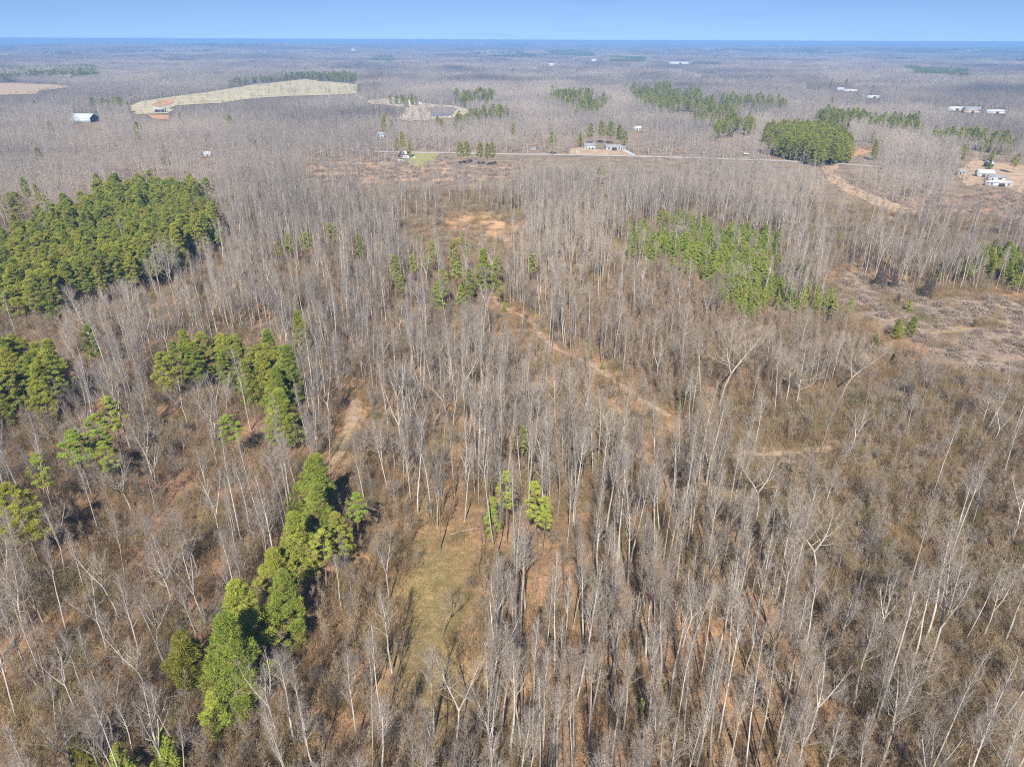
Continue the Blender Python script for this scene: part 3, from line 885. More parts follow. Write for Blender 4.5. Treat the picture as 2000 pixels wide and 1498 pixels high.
def open_ground(x, y, h, soft=True):
    """True where a tree of height h would stand on ground that lies open, or hide it"""
    bad = np.zeros(len(x), bool)
    far_enough = np.hypot(x, y) > 490
    V = views(x, y, h)
    half = 1386 * .14 * h / np.hypot(np.hypot(x, y), CAM_H)
    luck = rs.rand(len(x)); luck2 = rs.rand(len(x))
    for i, (u, v) in enumerate(V):
        for poly in CLEAR:
            bad |= pip(poly, u, v) & far_enough & (luck < (.96 if poly is FIELD or poly is HOMES else .8 if poly is QUARRY else 1.1))
            if i > 3: bad |= (pip(poly, u - half, v) | pip(poly, u + half, v)) & far_enough & (luck < .7)
        for poly, sh in (SOFT if soft else ()):
            bad |= pip(poly, u, v) & (luck < sh)
    rx = np.array([q[0] for q in ROAD]); rv = np.array([q[1] for q in ROAD])
    for du in (-half, 0, half):
        vr = np.interp(V[0][0] + du, rx, rv)
        inr = (V[0][0] > 790) & (V[0][0] < 1640)
        share = np.where((V[0][0] > 1340) & (V[0][0] < 1500), .55, .93)
        bad |= inr & (V[0][1] > vr - 2) & (V[-1][1] < vr + 2.5) & (luck2 < share)
    for line, w0, w1, sh in ((PATH, 12, 8, .87), (PATH2, 16, 9, .85), (PATH3, 10, 6, .6), (PATH4, 9, 6, .9)):
        for i, (u, v) in enumerate(V):
            sc_ = np.clip((v - 480) / 300, .55, 1.4)
            bad |= (near_line(line, u, v) < (w0 if i == 0 else w1) * sc_ + (half * .5 if i > 3 else 0)) & ((luck < sh) | (i == 0))
    return bad

def density(x, y):
    """share of the candidates kept, and the mix of kinds (slender, forked, spreading, small)"""
    u, v = to_px(x, y, 0)
    u = u + (vnoise(x / 12, y / 12, 31) - .5) * 90; v = v + (vnoise(x / 12, y / 12, 32) - .5) * 60
    p = np.full(len(x), .80)
    mix = np.tile(np.array([.82, .06, .04, .08]), (len(x), 1))
    def zone(mask, dens, m):
        p[mask] = dens
        mix[mask] = np.array(m) / sum(m)
    zone((u < 620) & (v > 600), .88, (.70, .09, .08, .13))
    zone((u < 330) & (v > 800), .88, (.70, .10, .08, .12))
    zone((u > 620) & (u < 900) & (v > 780) & (v < 1120), .42, (.35, .2, .2, .25))
    zone((u < 700) & (v > 1230), .62, (.58, .12, .08, .22))
    zone((u > 600) & (u < 1000) & (v > 1300), .55, (.5, .2, .05, .25))
    zone((u > 950) & (u < 1650) & (v > 1080), .85, (.93, .03, .01, .03))
    zone(pip(SAPLING, u, v), .12, (.5, .2, .2, .1))
    zone(pip(BRUSHR, u, v), .17, (.42, .16, .12, .3))
    zone((u > 1560) & (v > 1080) & (u < 1850), .28, (.55, .15, .1, .2))
    zone(pip(LEFTOPEN, u, v), .26, (.35, .15, .15, .35))
    zone(pip(GRASS, u, v), .02, (.1, .2, .2, .5))
    zone(pip(VINE, u, v), .004, (.2, .2, .4, .2))
    zone(pip(BARE, u, v), .02, (.1, .2, .3, .4))
    zone(pip(MARSH, u, v), .10, (.3, .2, .2, .3))
    zone(pip(SCRUBR, u, v), .05, (.2, .2, .5, .1))
    zone((u > 1320) & (u < 1560) & (v > 690) & (v < 830), .2, (.3, .2, .25, .25))
    gaps = vnoise(x / 26, y / 26, 33) * .7 + vnoise(x / 9, y / 9, 34) * .3
    p *= np.clip(.35 + 1.5 * gaps, .3, 1.25)
    return np.clip(p, 0, 1), mix

def pick_kind(mix):
    c = np.cumsum(mix, 1); r = rs.rand(len(mix), 1)
    return np.minimum((r > c).sum(1), 3)

KN = ['slender', 'forked', 'spreading', 'small']
TREES = []        # x, y, kind, variant, rotz, scale, category-like
# ---- pines: (u, v) of the top, height, kind, variant, width factor, label
PINES = []
def pine_at(u, v, h, kd, var, wf, label):
    h *= 1.22; wf *= 1.08
    a, b = to_world(u, v, h)
    PINES.append([float(a), float(b), kd, var, rs.rand() * 6.283, h, wf, label])
SINGLES = [
    (600, 884, 16.5, 'fullpine', 0, 1.05, 'tall rounded pine topping the near pine row, dark shadow at its right'),
    (606, 948, 14, 'fullpine', 1, 1.05, 'dense pine standing just in front of the tallest pine of the near row'),
    (545, 754, 16, 'fullpine', 2, 1.15, 'broad full pine standing alone above the near pine row'),
    (560, 1008, 15, 'fullpine', 1, 1.0, 'pine with sunlit crown midway down the near pine row, left side'),
    (525, 1062, 12, 'fullpine', 0, 1.0, 'small yellowish pine low on the left side of the near pine row'),
    (660, 1000, 13, 'pine', 1, .8, 'narrow pine right of the near pine row'),
    (690, 962, 13, 'thinpine', 0, 1.0, 'thin pale pine at the right end of the near pine row'),
    (622, 1040, 13, 'thinpine', 1, 1.2, 'thin see-through pine between the two halves of the near pine row'),
    (468, 1140, 15, 'fullpine', 2, 1.15, 'big round pine in the lower part of the near pine row'),
    (538, 1125, 14, 'fullpine', 0, .95, 'dark green pine right of the big round lower pine'),
    (418, 1216, 16, 'fullpine', 1, 1.1, 'pine with a dark hollow in its crown near the lower end of the row'),
    (440, 1262, 13, 'fullpine', 0, 1.0, 'lowest full pine of the near row, above the bare grey thicket'),
    (402, 1355, 8, 'youngpine', 1, 1.2, 'pale young pine at the very foot of the near pine row'),
    (362, 1228, 11, 'cedar', 0, 1.1, 'yellow-green cedar on the left flank of the near pine row'),
    (148, 1430, 8, 'cedar', 1, 1.0, 'yellow-green cedar near the lower left corner'),
    (225, 1460, 7, 'youngpine', 0, 1.1, 'bright green young pine cut by the lower edge beside the cedar'),
    (305, 1435, 9, 'youngpine', 2, 1.0, 'thin bluish young pine near the lower edge right of the cedar'),
    (20, 940, 18, 'pine', 2, .95, 'pine with long bare grey trunk at the left edge'),
    (68, 890, 15, 'thinpine', 2, .9, 'small pine crown among grey trunks near the left edge'),
    (140, 836, 17, 'thinpine', 0, 1.3, 'yellowish open pine among bare trunks on the left, leaning cluster'),
    (172, 812, 17, 'thinpine', 1, 1.2, 'tallest yellowish pine of the loose cluster on the left'),
    (196, 860, 14, 'thinpine', 2, 1.0, 'lowest yellowish pine of the loose cluster on the left'),
    (208, 778, 16, 'thinpine', 0, 1.1, 'pine with flat open crown left of the broad lone pine'),
    (445, 808, 13, 'thinpine', 1, 1.4, 'small round pine crown above pale bare shrubs, left of the lone pine'),
    (165, 632, 15, 'pine', 0, .8, 'dull green pine standing alone between the two left groves'),
    (578, 610, 15, 'fullpine', 1, .75, 'solitary pine right of the middle-left grove, casting a shadow'),
    (534, 745, 13, 'pine', 4, .9, 'pine joining the middle-left grove to the broad lone pine'),
    (990, 925, 16, 'thinpine', 2, .75, 'slim bright pine among dense bare trunks, left one of a pair'),
    (1050, 945, 16, 'thinpine', 0, .85, 'slim bright pine among dense bare trunks, right one of a pair'),
    (1062, 972, 13, 'thinpine', 1, .9, 'short bright pine tucked under the right one of the pair'),
    (1018, 830, 13, 'thinpine', 1, .8, 'little pine top above bare trunks, up from the slim pair'),
    (957, 975, 9, 'youngpine', 1, .8, 'faint young pine left of the slim pair'),
    (700, 458, 15, 'pine', 1, .55, 'dark narrow pine on its own left of the centre cluster'),
    (565, 456, 15, 'thinpine', 0, 1.0, 'left one of two narrow pines side by side in bare woods'),
    (592, 453, 15, 'thinpine', 2, 1.0, 'right one of two narrow pines side by side in bare woods'),
    (645, 437, 14, 'thinpine', 1, 1.2, 'pale pine top behind the two narrow pines'),
    (540, 470, 13, 'thinpine', 1, .7, 'faint small pine left of the two narrow pines'),
    (770, 500, 15, 'pine', 3, .7, 'pine at the left end of the centre cluster'),
    (782, 538, 12, 'thinpine', 1, .9, 'lower thin pine at the left end of the centre cluster'),
    (806, 500, 13, 'thinpine', 0, .9, 'small bright pine second from the left end of the centre cluster'),
    (838, 472, 15, 'thinpine', 2, .9, 'pointed narrow pine at the top left of the centre cluster'),
    (830, 502, 12, 'thinpine', 1, .8, 'small pine under the pointed narrow one in the centre cluster'),
    (884, 468, 16, 'pine', 0, .6, 'tall narrow pine at the top of the centre cluster'),
    (866, 525, 15, 'pine', 2, .75, 'bushy pine low in the middle of the centre cluster'),
    (855, 552, 11, 'youngpine', 2, 1.1, 'bright low pine at the foot of the centre cluster'),
    (890, 510, 14, 'thinpine', 0, 1.2, 'round pine in the heart of the centre cluster'),
    (918, 525, 15, 'pine', 4, .65, 'tall drooping pine right in the centre cluster beside the big pine'),
    (900, 555, 9, 'youngpine', 0, .9, 'thin young pine below the heart of the centre cluster'),
    (905, 452, 12, 'thinpine', 2, .8, 'upper one of two small pines above the centre cluster'),
    (911, 475, 12, 'thinpine', 1, .9, 'lower one of two small pines above the centre cluster'),
    (945, 488, 17, 'fullpine', 0, .85, 'biggest pine of the centre cluster, broad crown on bare poles'),
    (974, 498, 14, 'thinpine', 0, 1.0, 'sparse brownish pine right of the biggest centre pine'),
    (976, 548, 10, 'thinpine', 2, 1.0, 'small dark pine at the head of the dirt track'),
    (985, 590, 4, 'youngpine', 0, .8, 'tiny evergreen beside the dirt track and the tan-leaved oak'),
    (1042, 495, 14, 'thinpine', 1, 1.1, 'dull bluish pine right of the centre cluster among bare trees'),
    (1332, 766, 5, 'cedar', 1, 1.2, 'small yellow-green cedar at the lower end of the dirt track'),
    (1155, 685, 2.6, 'cedar', 0, .7, 'tiny bright evergreen bush left of the dirt track bend'),
    (1177, 706, 2.6, 'youngpine', 0, 1.0, 'tiny bright evergreen bush right on the dirt track'),
    (1538, 645, 7, 'thinpine', 2, 1.0, 'leaning young pine in the brown sapling thicket'),
    (1716, 655, 6, 'cedar', 0, .9, 'small cedar at the right edge of the sapling thicket'),
    (1745, 690, 4, 'cedar', 1, .7, 'tiny cedar below the sapling thicket edge'),
    (1762, 622, 7, 'fullpine', 1, 1.1, 'dark evergreen in the vine-covered field, left of a pair'),
    (1785, 618, 7, 'fullpine', 0, 1.1, 'dark evergreen in the vine-covered field, right of a pair'),
    (1778, 585, 5, 'youngpine', 1, 1.1, 'small pine above the dark evergreens in the vine field'),
    (1905, 625, 2.8, 'cedar', 1, 1.0, 'small round yellow cedar in the vine field by the short track'),
    (1815, 850, 2.5, 'cedar', 0, .9, 'little yellow-green bush alone in the brown brush, right'),
    (1252, 1365, 2.5, 'youngpine', 1, 1.0, 'tiny green bush on the leaf litter near the lower edge'),
    (1440, 566, 6, 'youngpine', 0, 1.2, 'young pine at the lower left tip of the right young-pine stand'),
    (1432, 570, 5, 'youngpine', 2, 1.0, 'smaller young pine beside the tip of the right young-pine stand'),
    (1502, 560, 7, 'youngpine', 1, 1.2, 'bushy young pine below the right young-pine stand'),
    (1525, 575, 6, 'youngpine', 2, 1.1, 'low young pine right below the right young-pine stand'),
    (1545, 548, 7, 'youngpine', 0, 1.0, 'young pine just outside the right young-pine stand'),
    (1583, 545, 7, 'youngpine', 1, 1.1, 'young pine further right of the young-pine stand'),
    (1602, 566, 5, 'youngpine', 2, .9, 'outlying young pine at the edge of the vine field'),
    (1625, 562, 8, 'thinpine', 0, 1.0, 'sparse pine at the upper left edge of the vine field'),
    (1630, 590, 6, 'youngpine', 0, 1.0, 'sparse young pine at the lower left edge of the vine field'),
    (1585, 440, 8, 'thinpine', 1, 1.0, 'small pine right of the top of the young-pine stand'),
    (1640, 452, 7, 'thinpine', 2, .9, 'tiny pine between the young-pine stand and the right edge'),
    (1845, 508, 9, 'fullpine', 1, .9, 'left evergreen of the clump above the vine field'),
    (1868, 500, 9, 'fullpine', 2, .9, 'middle evergreen of the clump above the vine field'),
    (1900, 500, 10, 'fullpine', 0, 1.0, 'right and biggest evergreen of the clump above the vine field'),
    (1940, 515, 5, 'youngpine', 1, 1.0, 'small pine between the clump and the right edge pines'),
    (1945, 464, 10, 'fullpine', 0, .9, 'left pine of the dense group at the right edge'),
    (1970, 470, 10, 'fullpine', 1, .9, 'second pine of the dense group at the right edge'),
    (1992, 478, 10, 'fullpine', 2, .9, 'third pine of the dense group at the right edge'),
    (2012, 484, 10, 'fullpine', 0, .9, 'pine of the dense group cut by the right edge'),
    (1992, 540, 5, 'youngpine', 1, 1.1, 'low pine below the dense group at the right edge'),
    (1205, 426, 10, 'thinpine', 1, 1.1, 'yellowish pine left of the right young-pine stand'),
    (1228, 422, 10, 'fullpine', 0, .7, 'round dark pine at the left end of the right young-pine stand'),
    (1205, 465, 6, 'youngpine', 1, 1.0, 'small pine below the left end of the right young-pine stand'),
    (440, 390, 13, 'thinpine', 1, .9, 'narrow pine alone right of the large left grove'),
    (492, 388, 12, 'thinpine', 2, .9, 'small pine top further right of the large left grove'),
    (416, 388, 13, 'thinpine', 0, .9, 'pine just outside the right edge of the large left grove'),
    (425, 448, 12, 'thinpine', 1, 1.2, 'low pine right of the lower end of the large left grove'),
    (183, 338, 17, 'pine', 1, .7, 'pine standing just left of the top of the large left grove'),
    (398, 348, 17, 'pine', 2, .95, 'round pine at the top right corner of the large left grove'),
    (42, 346, 17, 'pine', 0, .6, 'leaning narrow pine above the large left grove at far left'),
    (68, 358, 15, 'pine', 1, .65, 'small round pine beside the leaning narrow pine at far left'),
    (15, 376, 16, 'pine', 2, 1.0, 'yellowish pine at the left edge above the large left grove'),
    (32, 374, 16, 'pine', 3, 1.0, 'pine second from the left edge above the large left grove'),
    (86, 380, 14, 'thinpine', 1, 1.0, 'thin pine above the left part of the large left grove'),
    (1172, 326, 12, 'thinpine', 1, 1.0, 'left one of two small pines in bare woods below the road'),
    (1180, 327, 12, 'thinpine', 2, 1.0, 'right one of two small pines in bare woods below the road'),
    (785, 256, 19, 'pine', 1, .7, 'tall dark pine at the roadside left of the trailers'),
    (774, 268, 16, 'pine', 2, .7, 'dark pine left of the tall roadside pine by the trailers'),
    (798, 272, 14, 'fullpine', 0, .55, 'narrow cone-shaped pine beside the lawn with trailers'),
    (900, 277, 17, 'pine', 3, .9, 'left pine of the left clump standing on the road verge'),
    (912, 275, 17, 'pine', 1, .9, 'right pine of the left clump standing on the road verge'),
    (937, 278, 17, 'pine', 0, .8, 'left pine of the right clump standing on the road verge'),
    (952, 279, 17, 'pine', 2, .8, 'middle pine of the right clump standing on the road verge'),
    (962, 278, 17, 'pine', 4, .8, 'right pine of the right clump standing on the road verge'),
    (1081, 257, 19, 'thinpine', 0, 1.3, 'tall bluish pine by the road behind parked cars'),
    (1153, 240, 19, 'pine', 1, .85, 'round-topped pine behind the small white house'),
    (1178, 236, 20, 'pine', 3, .95, 'left pine of the clump behind the white houses'),
    (1192, 237, 20, 'pine', 4, .95, 'right pine of the clump behind the white houses'),
    (1212, 244, 19, 'pine', 0, .95, 'upper pine behind the long white house'),
    (1220, 256, 16, 'pine', 2, .9, 'lower pine behind the long white house'),
    (1715, 273, 16, 'fullpine', 1, .8, 'yellowish pine beside the reddish bank above the road'),
    (1003, 240, 17, 'pine', 1, .55, 'narrow pine among bare trees beyond the road, near centre'),
    (748, 222, 18, 'fullpine', 2, .8, 'dark pine left of the gravel clearing'),
    (1887, 282, 17, 'pine', 2, .7, 'dark pine on two tall stems behind the mobile homes'),
    (1938, 308, 11, 'fullpine', 1, .8, 'dark leaning evergreen beside the mobile homes'),
    (1940, 292, 10, 'fullpine', 0, .9, 'yellowish evergreen behind the mobile homes'),
    (1988, 300, 14, 'pine', 1, 1.0, 'dark spreading evergreen at the right edge by the homes'),
    (701, 163, 20, 'fullpine', 2, .9, 'dark pine at the right end of the hill pasture'),
    (731, 160, 20, 'fullpine', 0, .9, 'second dark pine right of the hill pasture'),
    (1625, 154, 16, 'fullpine', 1, .9, 'dark pine on the far lawn by the long white sheds'),
    (1604, 162, 12, 'fullpine', 0, .9, 'shorter dark pine on the far lawn by the long white sheds'),
]

def in_pines(x, y, h):
    b = np.zeros(len(x), bool)
    half = 1386 * .10 * h / np.hypot(np.hypot(x, y), CAM_H)
    luck = rs.rand(len(x))
    for f in (.3, .45, .6, .75, .88, 1.0):
        u, v = to_px(x, y, h * f)
        for du in ((-half, 0, half) if f > .5 else (0,)):
            for poly in (PINE_A, PINE_B, PINE_C, PINE_E):
                b |= pip(poly, u + du, v) & (luck < .97)
            b |= pip(PINE_D, u + du, v) & (luck < .90)
            if f > .7 and du is not None:
                for q in SINGLES:
                    uu, vt_, hp, wf_ = q[0], q[1], q[2], q[5]
                    d_ = CAM_H / math.tan(R(PITCH) + math.atan((vt_ - 749) / FPX)) if vt_ > 160 else 3000
                    L = FPX * hp * .75 / math.hypot(d_, CAM_H)
                    if L < 6: continue
                    b |= (np.abs(u + du - uu) < L * .24 * wf_) & (v > vt_ - 2) & (v < vt_ + L) & (luck < .86)
        if f > .7:
            for poly in FAR_PINES:
                b |= pip(poly, u, v) & (luck < .9)
    return b

# ---- nearest woods
x, y = candidates(44, 560, 4.4)
p, mix = density(x, y)
keep = rs.rand(len(x)) < p
x, y, mix = x[keep], y[keep], mix[keep]
kind = pick_kind(mix)
hh = np.array([23, 19, 17, 9])[kind]
drop = open_ground(x, y, hh) | in_pines(x, y, hh)
x, y, kind = x[~drop], y[~drop], kind[~drop]
for a, b, k in zip(x, y, kind):
    tall = 1.16 if (KN[k] == 'slender' and b < 175 and a > -10) else 1.0
    TREES.append([a, b, KN[k], rs.randint(99), rs.rand() * 6.283, (.62 + .44 * rs.rand()) * tall])
# trees one can pick out in the photograph: (u, v) of the foot, kind, variant, scale
for u, v, kd, var, sc in [(345, 600, 'spreading', 2, 1.5), (190, 690, 'spreading', 0, 1.45), (265, 640, 'spreading', 2, 1.0), (560, 690, 'forked', 1, .95),
                          (1405, 795, 'spreading', 2, 1.5), (1552, 800, 'spreading', 0, 1.3), (1640, 785, 'spreading', 2, 1.2), (1810, 1310, 'forked', 0, 1.4),
                          (1712, 1410, 'slender', 3, 1.3), (1595, 900, 'slender', 1, 1.0), (1905, 885, 'slender', 2, .95), (865, 1245, 'small', 3, 1.05),
                          (860, 1075, 'slender', 7, .9), (760, 1175, 'forked', 1, .9), (545, 1440, 'forked', 3, .95), (385, 1110, 'spreading', 0, .8),
                          (210, 1270, 'forked', 2, .8), (225, 1465, 'spreading', 3, .8), (1515, 1490, 'slender', 3, 1.1), (60, 1150, 'slender', 5, .95),
                          (1480, 440, 'spreading', 2, 1.2), (1990, 470, 'spreading', 0, 1.3), (1830, 440, 'spreading', 2, 1.5), (470, 470, 'spreading', 0, 1.4), (1250, 1480, 'slender', 6, 1.0),
                          (1885, 755, 'slender', 0, .7), (1960, 770, 'forked', 0, .7), (1590, 1140, 'spreading', 2, 1.1), (1040, 1440, 'slender', 3, 1.05), (1310, 680, 'slender', 4, 1.1)]:
    a, b = to_world(u, v, 0)
    TREES.append([float(a), float(b), kd, var, rs.rand() * 6.283, sc])

for s_ in SINGLES: pine_at(*s_)

def squeezed(poly, amount):
    """crowns hang below their tops: keep the tops in the upper part of the outline"""
    lo = min(q[1] for q in poly); hi = max(q[1] for q in poly)
    return [(q[0], lo + (q[1] - lo) * (hi - lo - amount) / (hi - lo)) for q in poly]
def grove(poly, hz, step, kinds, wf, hvar, name, gap=.22):
    us = np.array([q[0] for q in poly]); vs__ = np.array([q[1] for q in poly])
    wx, wy = to_world(us, vs__, hz)
    X, Y = np.meshgrid(np.arange(wx.min(), wx.max(), step), np.arange(wy.min(), wy.max(), step))
    X = X + (rs.rand(*X.shape) - .5) * step * .9; Y = Y + (rs.rand(*Y.shape) - .5) * step * .9
    X, Y = X.ravel(), Y.ravel()
    u, v = to_px(X, Y, hz)
    k = pip(poly, u + (vnoise(X / 9, Y / 9, 41) - .5) * 46, v + (vnoise(X / 9, Y / 9, 42) - .5) * 22) & (vnoise(X / 14, Y / 14, 43) + .3 * (rs.rand(len(X)) - .5) > gap)
    for a, b in zip(X[k], Y[k]):
        kd = kinds[rs.randint(len(kinds))]
        PINES.append([a, b, kd, rs.randint(99), rs.rand() * 6.283, hz * (1 + hvar * (rs.rand() - .5)), wf * (.85 + .3 * rs.rand()), name])
grove(squeezed(PINE_A, 58), 20, 5.4, ['pine', 'pine', 'fullpine'], .95, .3, 'large left grove')
grove(squeezed(PINE_B, 70), 20, 5.4, ['pine', 'fullpine'], 1.0, .25, 'dense grove at the left edge')
grove(squeezed(PINE_C, 50), 19, 5.4, ['pine', 'fullpine'], .95, .25, 'middle-left grove')
grove(PINE_D, 9, 2.9, ['youngpine'], 1.2, .7, 'right young-pine stand', .36)
grove([(1400, 500), (1560, 480), (1600, 540), (1660, 600), (1560, 605), (1440, 580), (1380, 540)], 8, 4.2, ['youngpine'], .95, .7, 'thinning tail of the young-pine stand', .62)
grove([(1900, 470), (2080, 480), (2080, 530), (1940, 505)], 11, 4.4, ['fullpine', 'youngpine'], .9, .5, 'dense pines at the right edge', .3)
grove(squeezed(PINE_E, 16), 22, 6.5, ['pine', 'fullpine'], 1.0, .25, 'round grove beyond the road')

# ------------------------------------------------------------------ which stand large enough to be objects of their own
def shows(t, h):
    u0, v0 = to_px(np.array(t[0]), np.array(t[1]), 0); u1, v1 = to_px(np.array(t[0]), np.array(t[1]), h)
    ins = (-5 < u1 < 2005) and (v1 < 1490) and (v1 > 0)
    size = math.hypot(u1 - u0, min(v0, 1520) - v1)
    return ins, size, float(u0), float(v0), float(u1), float(v1)

ANCHORS = [((20, 1480), 'the lower left corner'), ((148, 1445), 'the yellow-green cedar in the lower left corner'), ((405, 1370), 'the foot of the near pine row'),
           ((470, 1180), 'the big round pine of the near row'), ((600, 920), 'the tallest pine of the near row'), ((545, 810), 'the broad lone pine'),
           ((860, 1090), 'the upper end of the grassy clearing'), ((860, 1200), 'the small forked tree in the grassy clearing'), ((900, 1320), 'the lower end of the grassy clearing'),
           ((990, 950), 'the slim bright pine pair'), ((660, 880), 'the tan grassy track'), ((1300, 800), 'the lower end of the dirt track'),
           ((1110, 690), 'the bend of the dirt track'), ((1530, 885), 'the short tan track in the brush'), ((1252, 1368), 'the tiny green bush on the litter'),
           ((1980, 1480), 'the lower right corner'), ((1815, 855), 'the little yellow bush in the brush'), ((1810, 1310), 'the thick forked tree in the brush'),
           ((20, 960), 'the bare-stemmed pine at the left edge'), ((165, 850), 'the yellowish pine cluster on the left'), ((445, 830), 'the small round pine left of the lone pine'),
           ((430, 690), 'the middle-left pine grove'), ((60, 730), 'the left edge grove'), ((1000, 1490), 'the middle of the lower edge'), ((1500, 1490), 'the lower edge right of centre'),
           ((650, 1490), 'the lower edge left of centre'), ((1405, 780), 'the big pale spreading tree'), ((1980, 1100), 'the right edge, halfway down the brush'), ((1330, 770), 'the small cedar by the track'),
           ((885, 540), 'the centre pine cluster'), ((820, 790), 'the round grey shrub'), ((1300, 1000), 'the dense pale trunks right of centre'), ((1650, 1100), 'the leaning dark trunk in the brush')]
ORD = ['nearest', 'second nearest', 'third nearest', 'fourth nearest', 'fifth nearest', 'sixth nearest', 'seventh nearest', 'eighth nearest', 'ninth nearest', 'tenth nearest',
       'eleventh nearest', 'twelfth nearest', 'thirteenth nearest', 'fourteenth nearest', 'fifteenth nearest']
LOOK = {'slender': ['tall slender bare tree', 'tall straight grey tree', 'tall thin pale tree'], 'forked': ['forked bare tree', 'bare tree with split trunk'],
        'spreading': ['wide-crowned bare tree', 'broad bare tree'], 'small': ['small bare tree', 'short bare tree']}
def where(items):
    """names each tree by the landmark next to it, the side it stands on and its rank there. items: (look, u, v)"""
    cells = {}
    for i, (look, u, v) in enumerate(items):
        best = min(range(len(ANCHORS)), key=lambda k: math.hypot(u - ANCHORS[k][0][0], v - ANCHORS[k][0][1]))
        (au, av), nm = ANCHORS[best]
        dx, dy = u - au, v - av
        side = ('right of' if dx > 0 else 'left of') if abs(dx) > abs(dy) else ('below' if dy > 0 else 'above')
        cells.setdefault((best, side, look), []).append((math.hypot(dx, dy), i))
    out = [None] * len(items)
    for (best, side, look), lst in cells.items():
        lst.sort()
        for k, (_, i) in enumerate(lst):
            rank = '' if len(lst) == 1 else ', ' + (ORD[k] if k < len(ORD) else 'farthest')
            out[i] = '%s %s %s%s' % (look, side, ANCHORS[best][1], rank)
    return out

def copy_tree(kd, var, loc, rotz, scl, name, label, cat, group):
    tm, cm, H = KINDS[kd][var % len(KINDS[kd])]
    o = thing(name, label, cat, loc, rotz, group, scl)
    link('trunk', tm, o)
    link(cm.name.split('.')[0], cm, o)
    return o

info = []
for t in TREES:
    ok, size, u0, v0, u1, v1 = shows(t, KINDS[t[2]][t[3] % len(KINDS[t[2]])][2] * t[5])
    info.append((size if ok else -1, u0, v0, u1, v1))
order = sorted(range(len(TREES)), key=lambda i: -info[i][0])
chosen = set(i for i in order[:300] if info[i][0] > 0)
items, ids = [], []
for i in order[:300]:
    t = TREES[i]
    items.append((LOOK[t[2]][t[3] % len(LOOK[t[2]])], min(max(info[i][1] * .35 + info[i][3] * .65, 0), 2000), min(info[i][2] * .35 + info[i][4] * .65, 1498)))
    ids.append(i)
labs = where(items)
for i, lab in zip(ids, labs):
    t = TREES[i]
    z = float(ground_z(np.array(t[0]), np.array(t[1])))
    copy_tree(t[2], t[3], (t[0], t[1], z), t[4], (t[5], t[5], t[5]), 'bare_tree', lab, 'bare tree', 'bare trees of the near woods')

# the other bare trees of the woods
rest = [TREES[i] for i in range(len(TREES)) if i not in chosen]
pm, first = [], {}
for kd in KN:
    first[kd] = len(pm)
    for tm, cm, H in KINDS[kd]:
        pm.append(join_meshes(tm, cm, 'bare_tree_mass'))
near_c = proto('bare_tree_kind', pm)
RX = np.array([t[0] for t in rest]); RY = np.array([t[1] for t in rest])
ridx = np.array([first[t[2]] + t[3] % len(KINDS[t[2]]) for t in rest])
rsc = np.array([[t[5]] * 3 for t in rest])
# ---- middle distance
lodm = []
for i in range(5):
    tr, br = bare_tree(300 + i, 20 + 1.5 * i, .2, .40, 3.6, 18, 44, n_twig=330, lod=1, twig_w=.036)
    lodm.append(merged(tr, br, BT, [M['bark_far'], M['twig_far']], 'bare_tree_mass'))
for i in range(3):
    tr, br = bare_tree(320 + i, 16 + 1.5 * i, .26, .30, 6.0, 18, 30, fork=(0, 3, 2)[i], n_twig=520, lod=1, twig_w=.038, crook=.07)
    lodm.append(merged(tr, br, BT, [M['bark_far'], M['twig_far']], 'bare_tree_mass'))
mid_c = proto('middle_tree_kind', lodm)
x, y = candidates(560, 1950, 5.8)
u, v = to_px(x, y, 0)
dens = np.clip(.45 + 1.0 * (vnoise(x / 70, y / 70, 51) * .6 + vnoise(x / 22, y / 22, 52) * .4), 0, 1)
dens[pip(MARSH, u, v)] = .10; dens[pip(SCRUBR, u, v)] = .06
k = rs.rand(len(x)) < dens
x, y = x[k], y[k]
hh = np.full(len(x), 19.0)
k = ~(open_ground(x, y, hh) | in_pines(x, y, hh))
x, y = x[k], y[k]
mi = np.where(rs.rand(len(x)) < .72, rs.randint(5, size=len(x)), 5 + rs.randint(3, size=len(x)))
scatter('bare_woods', 'grey leafless trees of the wider woods, too many to count', near_c, RX, RY, ridx, rots(len(rest), .03), rsc)
sm = scales(len(x), .62, 1.05) * (.62 + .62 * vnoise(x / 95, y / 75, 57))[:, None]
scatter('bare_woods', 'grey leafless woods of the middle distance around the road', mid_c, x, y, mi, rots(len(x), .03), sm)
print('near', len(TREES), 'mid', len(x))

# ---- far woods, in patches
def patch(seed, W, n, h, w, green=0):
    rng = np.random.RandomState(seed)
    g = G()
    P = np.zeros((n, 3)); P[:, 0] = rng.rand(n) * W - W / 2; P[:, 1] = rng.rand(n) * W - W / 2
    H = h * (.65 + .5 * rng.rand(n))
    if not green:
        D = np.stack([rng.normal(size=n) * .6, rng.normal(size=n) * .6, H], -1)
        g.blades(P, D, np.full(n, .11), m=0, rng=rng)
    for k in range(16 if not green else 26):
        z = H * ((.42 + .5 * rng.rand(n)) if not green else (.3 + .65 * rng.rand(n)))
        rad = (h * .13 if not green else h * .16) * np.sqrt(rng.rand(n)) * (1.25 - z / H if green else 1)
        az = rng.rand(n) * 6.28
        Q = P + np.stack([np.cos(az) * rad, np.sin(az) * rad, z], -1)
        if green:
            D = unit(rng.normal(size=(n, 3)) + np.array([0, 0, .3])) * 2.0
            g.blades(Q - D * .4, D, np.full(n, .75), m=0, rng=rng)
        else:
            D = np.stack([np.cos(az) * .5, np.sin(az) * .5, .9 + .3 * rng.rand(n)], -1) + rng.normal(size=(n, 3)) * .3
            D = D * (h * .13)
            g.blades(Q, D, np.full(n, w), m=1, rng=rng)
    return g
